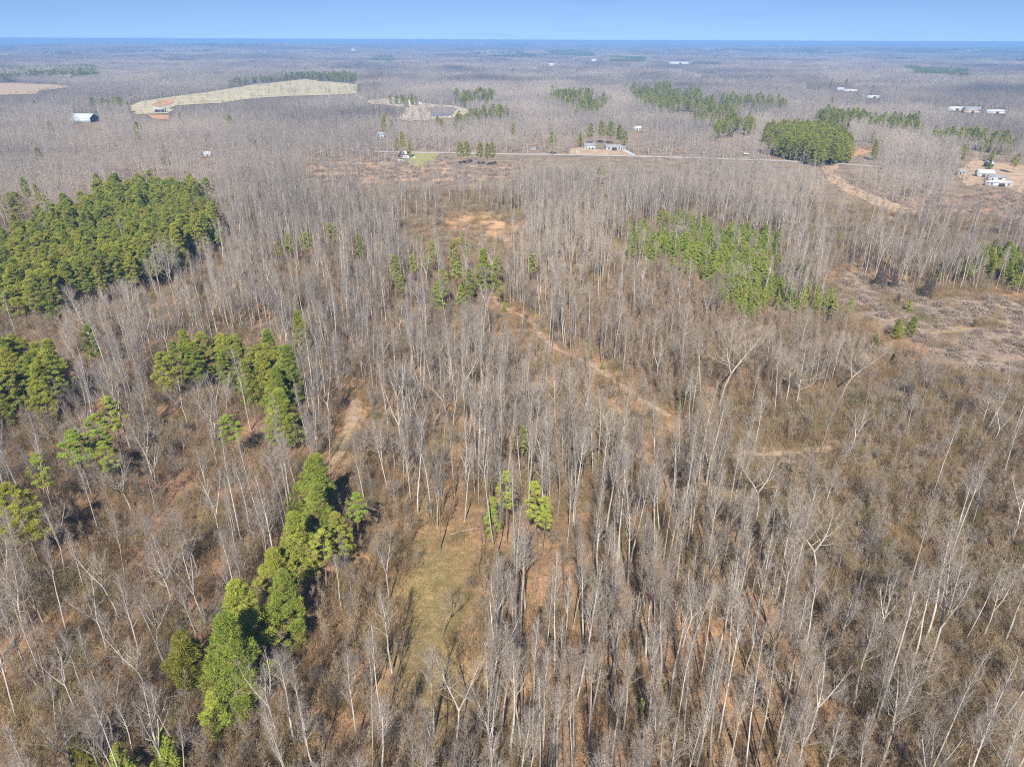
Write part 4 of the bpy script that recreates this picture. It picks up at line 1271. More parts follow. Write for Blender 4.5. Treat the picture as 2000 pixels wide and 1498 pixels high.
far_c = proto('far_wood_kind', [patch(400 + i, 42, 62, 19 - i % 3, .17).mesh('far_woods', [M['twig_hill'], M['twig_hill']]) for i in range(6)])
vfar_c = proto('farthest_wood_kind', [patch(420 + i, 42, 26, 19 - i % 3, .5).mesh('far_woods', [M['twig_hill'], M['twig_hill']]) for i in range(4)])
pine_far_c = proto('far_pine_kind', [patch(440 + i, 26, 26, 20 - i % 3, .6, 1).mesh('far_pines', [M['needle_far']]) for i in range(4)])

x, y = candidates(1935, 7800, 39, 39)
hh = np.full(len(x), 17.0)
k = ~(open_ground(x, y, hh)) & (rs.rand(len(x)) < .55 + .8 * vnoise(x / 330, y / 330, 61))
wf = k & (vnoise(x / 420 + 7, y / 300, 62) > .12)
x, y = x[wf], y[wf]
n = len(x)
s_ = .8 + .35 * rs.rand(n)
sz = (.40 + 1.0 * vnoise(x / 240, y / 150, 63))
scatter('far_woods', 'hazy grey woods stretching beyond the road', far_c, x, y, rs.randint(6, size=n), np.stack([np.zeros(n), np.zeros(n), rs.rand(n) * 6.28], -1), np.stack([s_, s_, sz], -1))
x, y = candidates(7750, 26500, 125, 39)
k = rs.rand(len(x)) < .92
x, y = x[k], y[k]; n = len(x)
s_ = np.full(n, 3.0)
sz = .5 + 1.1 * vnoise(x / 800, y / 500, 64)
scatter('far_woods', 'blue hazy woods rolling to the horizon', vfar_c, x, y, rs.randint(4, size=n), np.stack([np.zeros(n), np.zeros(n), rs.rand(n) * 6.28], -1), np.stack([s_, s_, sz], -1))

# ---- the pines
pinfo = []
for t in PINES:
    ok, size, u0, v0, u1, v1 = shows(t, t[5])
    single = t[7][:3] not in ('lar', 'den', 'mid', 'you', 'rou') or len(t[7]) > 44
    pinfo.append((size * (3 if t in PINES[:len(SINGLES)] else 1) if ok else -1, u0, v0, u1, v1))
order = sorted(range(len(PINES)), key=lambda i: (i >= len(SINGLES), -pinfo[i][0]))
own = [i for i in order[:300] if i < len(SINGLES) or pinfo[i][0] > 0]
groves = {}
for i in own:
    if i >= len(SINGLES): groves.setdefault(PINES[i][7], []).append(i)
plabel = {i: PINES[i][7] for i in own if i < len(SINGLES)}
NUM = ['first', 'second', 'third', 'fourth', 'fifth', 'sixth', 'seventh', 'eighth', 'ninth', 'tenth', 'eleventh', 'twelfth', 'thirteenth', 'fourteenth', 'fifteenth', 'sixteenth', 'seventeenth', 'eighteenth', 'nineteenth', 'twentieth']
for gname, lst in groves.items():
    lst.sort(key=lambda i: -pinfo[i][4])
    per = max(6, min(16, int(len(lst) ** .5 * 1.6)))
    rows = [lst[k:k + per] for k in range(0, len(lst), per)]
    for r_, row in enumerate(rows):
        row.sort(key=lambda i: pinfo[i][3])
        for c_, i in enumerate(row):
            plabel[i] = 'pine of the %s, %s row from front, %s from left' % (gname, NUM[min(r_, 19)], NUM[min(c_, 19)])
for i in own:
    t = PINES[i]
    tm, cm, H = KINDS[t[2]][t[3] % len(KINDS[t[2]])]
    s = t[5] / H
    z = float(ground_z(np.array(t[0]), np.array(t[1])))
    copy_tree(t[2], t[3], (t[0], t[1], z), t[4], (s * t[6], s * t[6], s), 'cedar_tree' if t[2] == 'cedar' else 'pine_tree', plabel[i], 'cedar' if t[2] == 'cedar' else 'pine tree',
              'scattered evergreens' if i < len(SINGLES) else 'pines of the groves')
so = set(own)
rest = [PINES[i] for i in range(len(PINES)) if i not in so]
pk = ['pine', 'fullpine', 'youngpine']
pm, first, pH = [], {}, {}
for kd in pk:
    first[kd] = len(pm)
    for tm, cm, H in KINDS[kd]:
        pH[len(pm)] = H
        pm.append(join_meshes(tm, cm, 'pine_mass'))
pc = proto('pine_kind', pm)
pi_ = np.array([first[t[2]] + t[3] % len(KINDS[t[2]]) for t in rest])
ps = np.array([[t[5] / pH[j] * t[6]] * 2 + [t[5] / pH[j]] for t, j in zip(rest, pi_)])
scatter('pine_woods', 'deep ranks of green pines in the groves behind the front trees', pc, [t[0] for t in rest], [t[1] for t in rest], pi_, rots(len(rest), .02), ps)
fx, fy = [], []
for poly in FAR_PINES:
    us = np.array([q[0] for q in poly]); vs__ = np.array([q[1] for q in poly])
    wx, wy = to_world(us, vs__, 17)
    step = max(9, min(24, (wy.max() - wy.min()) / 8))
    X, Y = np.meshgrid(np.arange(wx.min(), wx.max(), step), np.arange(wy.min(), wy.max(), step))
    X = X.ravel() + (rs.rand(X.size) - .5) * step; Y = Y.ravel() + (rs.rand(Y.size) - .5) * step
    u, v = to_px(X, Y, 17)
    k = pip(poly, u, v) & (vnoise(X / 45, Y / 60, 71) + .25 * (rs.rand(X.size) - .5) > .30)
    k &= ~open_ground(X, Y, np.full(X.size, 18.0))
    fx.append(X[k]); fy.append(Y[k])
# single pines dotted through the far woods
X, Y = candidates(730, 6500, 110)
k = rs.rand(len(X)) < .10 + .45 * (vnoise(X / 420, Y / 420, 72) > .60)
X, Y = X[k], Y[k]
k = ~open_ground(X, Y, np.full(len(X), 18.0))
fx = np.concatenate(fx); fy = np.concatenate(fy)
dist = np.hypot(fx, fy)
nearf = dist < 2900
# within two kilometres they are whole pines, three to a spot
mx, my = [], []
for a, b in zip(fx[nearf], fy[nearf]):
    for _ in range(4):
        mx.append(a + rs.normal() * 4.5); my.append(b + rs.normal() * 4.5)
mx = np.concatenate([np.array(mx), X[k]]); my = np.concatenate([np.array(my), Y[k]])
ii_ = rs.randint(first['youngpine'], size=len(mx))
s_ = .75 + .4 * rs.rand(len(mx))
scatter('pine_woods', 'green pine stands scattered through the woods beyond the road', pc, mx, my, ii_, rots(len(mx), .02), np.stack([s_, s_, s_], -1))
n = int((~nearf).sum())
X, Y = candidates(5200, 24000, 150, 39)
dk = rs.rand(len(X)) < 1.6 * (vnoise(X / 900 + 3, Y / 700, 74) - .60)
X, Y = X[dk], Y[dk]; n = len(X)
scatter('far_pines', 'dark evergreen streaks in the hazy hills near the horizon', pine_far_c, X, Y, rs.randint(4, size=n), np.stack([np.zeros(n), np.zeros(n), rs.rand(n) * 6.28], -1), np.stack([np.full(n, 6.0), np.full(n, 6.0), np.full(n, 1.25)], -1))
n = int((~nearf).sum())
scatter('far_pines', 'dark hazy pine stands in the far woods', pine_far_c, fx[~nearf], fy[~nearf], rs.randint(4, size=n), np.stack([np.zeros(n), np.zeros(n), rs.rand(n) * 6.28], -1), np.stack([np.full(n, 1.0)] * 3, -1))

# ------------------------------------------------------------------ saplings, brush, grass, vines
sap = []
for i in range(5):
    tr, br = bare_tree(500 + i, 6.5 + i, .06, .2, 1.5, 16, 50, n_twig=190, lod=1 if i % 2 else 0, crook=.05, twig_w=.022)
    sap.append(merged(tr, br, BTD, BBR, 'sapling_mass'))
sap_c = proto('sapling_kind', sap)
x, y = candidates(50, 550, 2.4)
u, v = to_px(x, y, 0)
u2 = u + (vnoise(x / 14, y / 14, 81) - .5) * 90; v2 = v + (vnoise(x / 14, y / 14, 82) - .5) * 60
p = np.full(len(x), .22)
p[(v > 600) & (u < 620)] = .2
p[pip(SAPLING, u2, v2)] = 1.0
p[(u2 > 1200) & (u2 < 1700) & (v2 > 430) & (v2 < 620)] = .5
p[pip(BRUSHR, u2, v2)] = .26
p[(u2 > 1700) & (v2 > 900)] = .34
p[pip(LEFTOPEN, u2, v2)] = .10
p[pip(GRASS, u2, v2)] = .01
p[pip(BARE, u2, v2)] = .01
p[pip(VINE, u2, v2)] = .012
p *= .4 + 1.2 * vnoise(x / 11, y / 11, 83)
k = rs.rand(len(x)) < p
x, y = x[k], y[k]
k = ~open_ground(x, y, np.full(len(x), 6.5))
x, y = x[k], y[k]; n = len(x)
scatter('sapling_thicket', 'thin brown saplings crowding under and between the tall trees', sap_c, x, y, rs.randint(5, size=n), rots(n, .07), scales(n, .55, 1.2))
print('saplings', n)

br_c = proto('brush_kind', [brush_clump(600 + i, 5.0, 230, .7, 2.6 + .35 * i, .026, .32, 3).mesh('brush_mass', [M['brush']]) for i in range(5)])
x, y = candidates(48, 560, 3.5)
u, v = to_px(x, y, 0)
u2 = u + (vnoise(x / 14, y / 14, 91) - .5) * 90; v2 = v + (vnoise(x / 14, y / 14, 92) - .5) * 60
p = np.full(len(x), .45)
p[(v > 850)] = .62
p[pip(SAPLING, u2, v2)] = .55
p[pip(BRUSHR, u2, v2)] = 1.0
p[(u2 > 1600) & (v2 > 800)] = 1.0
p[(u2 < 720) & (v2 > 1180)] = .85
p[(u2 > 1000) & (u2 < 1500) & (v2 > 1080)] = .38
p[pip(LEFTOPEN, u2, v2)] = .8
p[pip(GRASS, u2, v2)] = .10
p[pip(BARE, u2, v2)] = .12
p[pip(VINE, u2, v2)] = .13
p *= .45 + 1.0 * vnoise(x / 9, y / 9, 93)
k = rs.rand(len(x)) < p
x, y = x[k], y[k]
k = ~open_ground(x, y, np.full(len(x), 1.5), False)
x, y = x[k], y[k]; n = len(x)
scatter('brush', 'brown leafless brush covering the ground between the trees', br_c, x, y, rs.randint(5, size=n), rots(n, .05), scales(n, .7, 1.3))
print('brush', n)

# shrubs and low trees under the tall ones
us_m = []
for i in range(6):
    tr, br = bare_tree(800 + i, 3.2 + .6 * i, .07, .08, 1.5 + .15 * i, 16, 36, fork=(2, 3, 0)[i % 3], n_twig=230, lod=1 if i % 2 else 0, crook=.10, twig_w=.018)
    us_m.append(merged(tr, br, BTD, BBD if i % 3 else BBR, 'understory_mass'))
us_c = proto('understory_kind', us_m)
x, y = candidates(46, 560, 3.0)
u, v = to_px(x, y, 0)
u2 = u + (vnoise(x / 14, y / 14, 101) - .5) * 90; v2 = v + (vnoise(x / 14, y / 14, 102) - .5) * 60
p = np.full(len(x), .16)
p[(u2 < 700) & (v2 > 650)] = .34
p[(u2 > 560) & (u2 < 900) & (v2 > 650) & (v2 < 1100)] = .42
p[(v2 > 1150) & (u2 < 1000)] = .40
p[(u2 > 1000) & (u2 < 1500) & (v2 > 1080)] = .12
p[pip(BRUSHR, u2, v2)] = .42
p[(u2 > 1600) & (v2 > 850)] = .42
p[pip(LEFTOPEN, u2, v2)] = .16
p[pip(GRASS, u2, v2)] = .03
p[pip(BARE, u2, v2)] = .02
p[pip(VINE, u2, v2)] = .02
k = rs.rand(len(x)) < p * (.3 + 1.4 * vnoise(x / 13, y / 13, 103))
x, y = x[k], y[k]
k = ~open_ground(x, y, np.full(len(x), 4.0))
x, y = x[k], y[k]; n = len(x)
scatter('understory', 'tangled grey-brown shrubs and low trees filling the wood floor', us_c, x, y, rs.randint(6, size=n), rots(n, .06), scales(n, .55, 1.25))
print('understory', n)

# scrub along the margins of the open places
ex, ey = [], []
for poly, cnt, spread_ in ((FIELD, 200, 12), (QUARRY, 200, 7), (WESTFIELD, 120, 10), (HOMES, 110, 5), (CUT, 130, 3.5), (LAWN, 70, 3), (YARD, 40, 2.5), (SLOPE, 60, 4), (BARE, 160, 4)):
    us, vv_ = np.array([q[0] for q in poly], float), np.array([q[1] for q in poly], float)
    wx, wy = to_world(us, vv_, 0)
    j = rs.randint(len(poly), size=cnt); j2 = (j + 1) % len(poly); t = rs.rand(cnt)
    ex.append(wx[j] * (1 - t) + wx[j2] * t + rs.normal(size=cnt) * spread_); ey.append(wy[j] * (1 - t) + wy[j2] * t + rs.normal(size=cnt) * spread_)
ex, ey = np.concatenate(ex), np.concatenate(ey)
eu, ev = to_px(ex, ey, 0)
k = (near_line(ROAD, eu, ev) > 2.5) & (near_line(DRIVE, eu, ev) > 2.5)
for q in ((166, 238), (312, 220), (1922, 345), (1944, 352), (1948, 363), (1151, 291), (1201, 293)):
    k &= np.hypot(eu - q[0], (ev - q[1]) * 2) > 16
ex, ey = ex[k], ey[k]; n = len(ex)
scatter('edge_scrub', 'low grey-brown scrub fringing the fields, yards and clearings', us_c, ex, ey, rs.randint(6, size=n), rots(n, .06), scales(n, .5, 1.3))

# fallen trunks
lg = G(); lg.tube([(-4, 0, .2), (-1, .1, .25), (2, 0, .2), (5, -.2, .15)], [.22, .19, .14, .06], 7)
for k in range(3):
    lg.tube([(1.5 + k, 0, .2), (2.2 + k, (.7 if k % 2 else -.7), .5)], [.06, .02], 4)
lg_m = lg.mesh('fallen_log', BT)
for u, v, a_, sc, lab in [(1448, 962, .1, 1.0, 'pale fallen trunk lying in brush below the short tan track'), (1660, 990, .5, .9, 'fallen trunk slanting under trees in the right brush'),
                          (430, 880, 1.2, .8, 'thin fallen trunk on the litter left of the lone pine'), (905, 1040, .4, .8, 'fallen branch at the upper edge of the grassy clearing'),
                          (1180, 1180, 1.9, .9, 'dark fallen trunk among the dense pale stems'), (140, 1110, .7, .9, 'fallen trunk on the red litter near the left edge'),
                          (1905, 1430, .15, 1.2, 'long pale bent fallen trunk in the lower right corner'), (350, 1160, 2.4, .8, 'fallen stem in the reddish opening on the left')]:
    a, b = to_world(u, v, 0)
    o = link('fallen_log', lg_m, None, (float(a), float(b), float(ground_z(np.array(float(a)), np.array(float(b)))) + .1), (0, 0, a_))
    o.scale = (sc, sc, sc); o['label'] = lab; o['category'] = 'fallen trunk'; o['group'] = 'fallen trunks'


gr_c = proto('grass_kind', [brush_clump(640 + i, 3.0, 260, .15, .65, .018, .45, 0).mesh('grass_mass', [M['grass']]) for i in range(3)])
x, y = candidates(55, 430, 2.5)
u, v = to_px(x, y, 0)
u2 = u + (vnoise(x / 7, y / 7, 94) - .5) * 60; v2 = v + (vnoise(x / 7, y / 7, 95) - .5) * 40
p = np.full(len(x), .03)
p[pip(GRASS, u2, v2)] = .75
for line in (PATH, PATH2, PATH3):
    p[near_line(line, u2, v2) < 26] = .35
k = rs.rand(len(x)) < p
x, y = x[k], y[k]
k = near_line(PATH, *to_px(x, y, 0)) > 4 + 5 * vnoise(x / 6, y / 6, 79)
x, y = x[k], y[k]; n = len(x)
scatter('dry_grass', 'yellow-green dry grass in the clearing and along the tracks', gr_c, x, y, rs.randint(3, size=n), rots(n, .03), scales(n, .8, 1.3))

vi_c = proto('vine_kind', [vine_clump(660 + i, 1.9, .9 + .35 * i, 520).mesh('vine_mass', [M['vine']]) for i in range(4)])
x, y = candidates(150, 920, 4.0)
u, v = to_px(x, y, 0)
u2 = u + (vnoise(x / 10, y / 10, 96) - .5) * 40; v2 = v + (vnoise(x / 10, y / 10, 97) - .5) * 20
p = np.where(pip(VINE, u2, v2), 1.0, 0) + np.where(pip(SCRUBR, u2, v2) | pip(MARSH, u2, v2), .6, 0) + np.where(pip(BARE, u2, v2), .10, 0)
k = rs.rand(len(x)) < p * (.1 + 1.5 * vnoise(x / 12, y / 12, 98))
x, y = x[k], y[k]
k = ~open_ground(x, y, np.full(len(x), 1.0), False)
x, y = x[k], y[k]; n = len(x)
scatter('vines', 'low tangles of dead grey-brown vines over the open field', vi_c, x, y, rs.randint(4, size=n), rots(n, .04), scales(n, .6, 1.7))

# tangled shrubs one can tell apart
shrub_mesh = []
for i in range(3):
    tr, br = bare_tree(700 + i, 4.6 + .6 * i, .09, .08, 2.7, 30, 30, fork=3, n_twig=900, crook=.12, twig_w=.013)
    shrub_mesh.append((tr.mesh('stem', BTD, True), br.mesh('branches', BBD)))
for u, v, sc, var, lab in [(815, 850, 1.25, 0, 'large round grey shrub with dense dark twigs right of the tan track'), (705, 905, 1.3, 1, 'wide pale shrub beside the tan grassy track'),
                           (430, 1230, 1.15, 2, 'dark round thicket shrub left of the near pine row'), (340, 1330, 1.0, 0, 'grey shrub on the red litter, lower left'),
                           (1235, 880, 1.0, 1, 'pale bushy shrub below the end of the dirt track'), (1690, 735, 1.0, 2, 'dark tangled shrub at the edge of the sapling thicket'),
                           (660, 700, 1.0, 1, 'round grey shrub above the tan track, behind the lone pine'), (450, 1075, 1.1, 0, 'spreading shrub in the reddish opening left of the pine row'),
                           (1620, 1380, .9, 1, 'pale ball-shaped shrub among trunks near the lower edge'), (760, 1480, 1.0, 2, 'grey shrub at the lower edge left of the grass')]:
    a, b = to_world(u, v, 0)
    o = thing('shrub', lab, 'shrub', (float(a), float(b), float(ground_z(np.array(float(a)), np.array(float(b))))), rs.rand() * 6, 'bare shrubs', (sc, sc, sc))
    link('stem', shrub_mesh[var][0], o); link('branches', shrub_mesh[var][1], o)
for u, v, sc, var, lab in [(1010, 612, .72, 0, 'squat oak still holding tan leaves at the head of the dirt track'), (957, 738, .62, 1, 'small oak with orange-tan leaves among grey trunks, above centre'),
                           (745, 750, .5, 0, 'tiny oak with tan leaves left of centre'), (1100, 852, .55, 1, 'young oak with dry tan leaves behind the dense trunks'),
                           (800, 1045, .45, 0, 'small tan-leaved oak at the top of the grassy clearing'), (1310, 1200, .5, 1, 'low oak with orange leaves among the trunks, lower right'),
                           (1310, 520, .6, 0, 'tan-leaved oak inside the young-pine stand'), (415, 545, .6, 1, 'brown-leaved oak right of the large left grove'),
                           (1825, 1075, .5, 0, 'low oak with rusty leaves in the brown brush'), (345, 960, .45, 1, 'small rusty-leaved oak in the left woods')]:
    a, b = to_world(u, v, 0)
    tm, cm, H = KINDS['leafy'][var]
    copy_tree('leafy', var, (float(a), float(b), float(ground_z(np.array(float(a)), np.array(float(b))))), rs.rand() * 6, (sc * 1.1, sc * 1.1, sc), 'oak_tree', lab, 'oak', 'oaks with dry leaves')
M['vinedark'] = kind_mat('dark_vines', [(0, (.13, .10, .08)), (1, (.17, .13, .10))])
vt = [vine_tower(720 + i, 1.5, 6.2, 2600).mesh('dead_vines', [M['vinedark']]) for i in range(2)]
vs_pole = G(); vs_pole.tube([(0, 0, -.3), (.1, 0, 3), (.05, .1, 5.6)], [.22, .18, .08], 6)
vpole = vs_pole.mesh('trunk', BTD)
for u, v, sc, lab in [(1713, 563, 1.1, 'left vine-draped snag in the open vine field'), (1722, 560, .9, 'vine-draped snag touching the left one'), (1745, 562, .8, 'middle vine-draped snag in the vine field'),
                      (1808, 580, 1.1, 'right and widest vine-draped snag in the vine field'), (1816, 574, .9, 'vine-draped snag behind the widest one'), (1752, 594, .55, 'short vine-draped stump in front of the snags')]:
    a, b = to_world(u, v, 0)
    o = thing('dead_snag', lab, 'dead tree', (float(a), float(b), float(ground_z(np.array(float(a)), np.array(float(b))))), rs.rand() * 6, 'vine-draped snags', (sc * 1.3, sc * 1.3, sc * 1.3))
    link('trunk', vpole, o); link('dead_vines', vt[rs.randint(2)], o)

# ------------------------------------------------------------------ buildings
def at(u, v):
    a, b = to_world(u, v, 0)
    return float(a), float(b), float(ground_z(np.array(float(a)), np.array(float(b))))

def part(name, g, m, parent):
    return link(name, g.mesh(name, m if isinstance(m, list) else [m]), parent)

def house(name, label, cat, uv, L, W, h, roof_h, wall, roof, rot, doors=(), windows=(), group=None, open_bays=0, gable_dark=False, back_windows=False):
    """gabled building: long side L faces the viewer (-y)"""
    x, y, z = at(*uv)
    o = thing(name, label, cat, (x, y, z), rot, group, (1.15, 1.15, 1.15))
    g = G()
    t = .18
    if open_bays:
        g.box(-L / 2, L / 2, W / 2 - t, W / 2, -.3, h); g.box(-L / 2, -L / 2 + t, -W / 2, W / 2 - t, -.3, h); g.box(L / 2 - t, L / 2, -W / 2, W / 2 - t, -.3, h)
        bx0 = -L / 2 + t + L * .18
        g.box(-L / 2 + t, bx0, -W / 2, -W / 2 + t, -.3, h)
        g.box(bx0, L / 2 - t, -W / 2, -W / 2 + t, h * .82, h)
        g.add([(-L / 2, -W / 2, h), (-L / 2, W / 2, h), (-L / 2, 0, h + roof_h)], tris=[(0, 2, 1)]); g.add([(L / 2, -W / 2, h), (L / 2, W / 2, h), (L / 2, 0, h + roof_h)], tris=[(0, 1, 2)])
        part('wall', g, M[wall], o)
        for k in range(1, open_bays):
            p_ = G(); xx = bx0 + (L / 2 - t - bx0) * k / open_bays
            p_.box(xx - .15, xx + .15, -W / 2, -W / 2 + .25, -.3, h * .82)
            part('post', p_, M[wall], o)
    else:
        g.box(-L / 2, L / 2, -W / 2, W / 2, -.3, h)
        g.add([(-L / 2, -W / 2, h), (-L / 2, W / 2, h), (-L / 2, 0, h + roof_h)], tris=[(0, 2, 1)])
        g.add([(L / 2, -W / 2, h), (L / 2, W / 2, h), (L / 2, 0, h + roof_h)], tris=[(0, 1, 2)])
        part('wall', g, M[wall], o)
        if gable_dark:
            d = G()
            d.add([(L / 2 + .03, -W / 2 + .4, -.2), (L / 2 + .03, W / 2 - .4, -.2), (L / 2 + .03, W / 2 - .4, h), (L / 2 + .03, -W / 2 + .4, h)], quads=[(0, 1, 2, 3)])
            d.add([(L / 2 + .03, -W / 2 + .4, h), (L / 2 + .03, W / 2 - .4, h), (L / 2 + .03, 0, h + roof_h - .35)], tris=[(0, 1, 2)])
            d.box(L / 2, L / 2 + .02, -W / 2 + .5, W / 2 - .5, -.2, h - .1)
            part('open_end_shade', d, M['shade'], o)  # flat dark sheet: the shade inside the open barn end, painted on
    r_ = G()
    ov, th = .45, .16
    s = roof_h / (W / 2)
    for sg in (-1, 1):
        ye = sg * (W / 2 + ov); ze = h - ov * s
        V = [(-L / 2 - ov, ye, ze + .03), (L / 2 + ov, ye, ze + .03), (L / 2 + ov, 0, h + roof_h + .03), (-L / 2 - ov, 0, h + roof_h + .03)]
        V2 = [(a, b, c + th) for a, b, c in V]
        f = [(0, 1, 2, 3), (7, 6, 5, 4), (0, 4, 5, 1), (1, 5, 6, 2), (3, 7, 4, 0)]
        if sg > 0: f = [q[::-1] for q in f]
        r_.add(V + V2, quads=[q[::-1] for q in f])
    part('roof', r_, M[roof], o)
    for xx, w_, hh_ in doors:
        d = G(); d.box(xx - w_ / 2, xx + w_ / 2, -W / 2 - .07, -W / 2 - .003, -.1, hh_); dd = part('door', d, M['shade'], o)
        k_ = G(); k_.box(xx + w_ * .32, xx + w_ * .4, -W / 2 - .14, -W / 2 - .073, hh_ * .45, hh_ * .5); part('handle', k_, M['metal'], dd)
    for xx, zz, w_, hh_ in windows:
        d = G(); d.box(xx - w_ / 2, xx + w_ / 2, -W / 2 - .06, -W / 2 - .003, zz, zz + hh_); wi = part('window', d, M['dark'], o)
        k_ = G()
        k_.box(xx - w_ / 2 - .12, xx + w_ / 2 + .12, -W / 2 - .09, -W / 2 - .004, zz - .12, zz - .002); k_.box(xx - w_ / 2 - .12, xx + w_ / 2 + .12, -W / 2 - .09, -W / 2 - .004, zz + hh_ + .002, zz + hh_ + .12)
        part('frame', k_, M['white'], wi)
    return o

house('barn', 'long pale metal barn with a dark open end, far left', 'barn', (166, 238), 26, 17, 5.0, 4.0, 'metal', 'metal', R(-6), gable_dark=True)
house('open_shed', 'white three-bay open shed beside orange soil below the pasture', 'shed', (312, 220), 15, 8, 4.4, 1.5, 'white', 'roofwhite', R(8), open_bays=3)
house('small_shed', 'small white-roofed shed alone in the grey woods, left', 'shed', (406, 305), 6.0, 4.5, 2.2, 1.6, 'white', 'roofwhite', R(15), doors=[(0, 1.2, 2.0)])
house('cottage', 'pale blue cottage in the woods left of the roadside pines', 'house', (745, 268), 7, 6.5, 3.0, 1.9, 'bluegrey', 'roofgrey', R(-6), doors=[(1.2, 1, 2)], windows=[(-1.6, 1.0, 1.2, 1.2)])
house('small_house', 'small white house with grey roof above the road, left of the long one', 'house', (1151, 291), 10, 8, 3.2, 1.8, 'white', 'roofgrey', R(3), doors=[(-.6, 1, 2.1), (2.2, 1.4, 1.6)], windows=[(-3.2, 1.1, 1.2, 1.2)])
house('ranch_house', 'long white house with grey roof and dark porch at the concrete driveway', 'house', (1201, 293), 18, 8, 2.9, 1.7, 'white', 'roofgrey', R(4), doors=[(-1.5, 5.0, 2.3), (5.5, 1, 2.1)], windows=[(-6.5, 1.0, 1.6, 1.2), (3.0, 1.0, 1.4, 1.2), (7.4, 1.0, 1.0, 1.1)])  # the wide dark door panel paints in the shade of the porch
HG = 'white homes at the right edge'
house('white_house', 'white gabled house leftmost and farthest of the three homes at right', 'house', (1922, 345), 11, 8, 3.0, 2.0, 'white', 'roofwhite', R(-14), doors=[(-1.8, 2.6, 2.2)], windows=[(2.2, 1.0, 1.6, 1.2)], group=HG)
house('mobile_home', 'short white mobile home with grey roof, middle one of the three homes', 'mobile home', (1944, 352), 11, 5.5, 2.8, 1.1, 'white', 'roofgrey', R(-12), doors=[(-3.0, 1, 2.0)], windows=[(1.8, 1.1, 2.6, .9)], group=HG)
house('mobile_home', 'long white mobile home with dark porch, nearest of the three homes', 'mobile home', (1948, 363), 16.5, 5, 2.7, .9, 'white', 'roofwhite', R(-10), doors=[(1.6, 4.2, 2.1)], windows=[(-5, 1.1, 1.3, .9), (5.8, 1.1, 1.3, .9)], group=HG)  # no porch is built: its shade is a wide dark door panel
house('small_shed', 'small white outbuilding at the edge of the trees left of the homes', 'shed', (1876, 341), 6, 4.5, 2.4, 1.2, 'white', 'roofgrey', R(-10), doors=[(-1, 1.2, 2)], windows=[(1.3, 1, 1.2, .9)])
house('small_shed', 'dark blue-grey shed beside the dark evergreen behind the homes', 'shed', (1930, 326), 6, 5, 2.6, 1.8, 'shade', 'bluegrey', R(30), doors=[(0, 2, 2.1)])
house('far_house', 'tan gabled building among far right clearings', 'house', (1896, 221), 20, 14, 4, 4.0, 'tan', 'roofgrey', R(-12), doors=[(0, 4, 3)])
house('far_shed', 'long pale roofed building left of the tan gabled one', 'shed', (1866, 216), 24, 10, 3, 2, 'white', 'roofwhite', R(-5), doors=[(0, 4, 3)])
house('far_shed', 'long pale building right of the tan gabled one', 'shed', (1945, 222), 26, 10, 3, 2, 'white', 'roofwhite', R(-12), doors=[(0, 4, 3)])
house('trailer_home', 'long white trailer on the far lawn, right one of two', 'trailer', (1660, 179), 26, 7, 3, 1.2, 'white', 'roofwhite', R(-8), doors=[(0, 2, 2.2)])
house('trailer_home', 'white trailer on the far lawn, left one of two', 'trailer', (1641, 177), 14, 7, 3.4, 1.6, 'white', 'roofwhite', R(-8), doors=[(0, 2, 2.2)])
house('far_shed', 'white flat roof alone in the far right woods', 'shed', (1706, 192), 24, 8, 3, 1.2, 'white', 'roofwhite', R(-3), doors=[(0, 4, 3)])
house('warehouse', 'very long white warehouse far off right of centre', 'warehouse', (1327, 126), 130, 40, 7, 3, 'white', 'roofwhite', R(-2), doors=[(0, 10, 6)])
house('far_house', 'white house far off among pines, upper centre', 'house', (1077, 130), 22, 16, 6, 5, 'white', 'roofwhite', R(10), doors=[(0, 4, 3)])
house('far_house', 'second white house far off, right of the one among pines', 'house', (1044, 137), 16, 12, 5, 4, 'white', 'roofwhite', R(-12), doors=[(0, 4, 3)])
house('far_house', 'white house far off left of the very long warehouse', 'house', (1160, 121), 24, 16, 6, 5, 'white', 'roofwhite', R(4), doors=[(0, 4, 3)])
house('far_house', 'pale house far off above the right pines', 'house', (1359, 154), 22, 14, 6, 5, 'tan', 'roofwhite', R(-8), doors=[(0, 4, 3)])
house('hilltop_house', 'white house with pale drive up the slope behind the long white house', 'house', (1246, 255), 8, 6, 2.6, 1.8, 'white', 'roofwhite', R(-25), doors=[(0, 1.2, 2.1)], windows=[(3, 1, 1.4, 1.1)])
house('far_house', 'white house far off left of centre below the horizon', 'house', (690, 101), 34, 24, 11, 9, 'white', 'roofwhite', R(0), doors=[(0, 8, 6)])

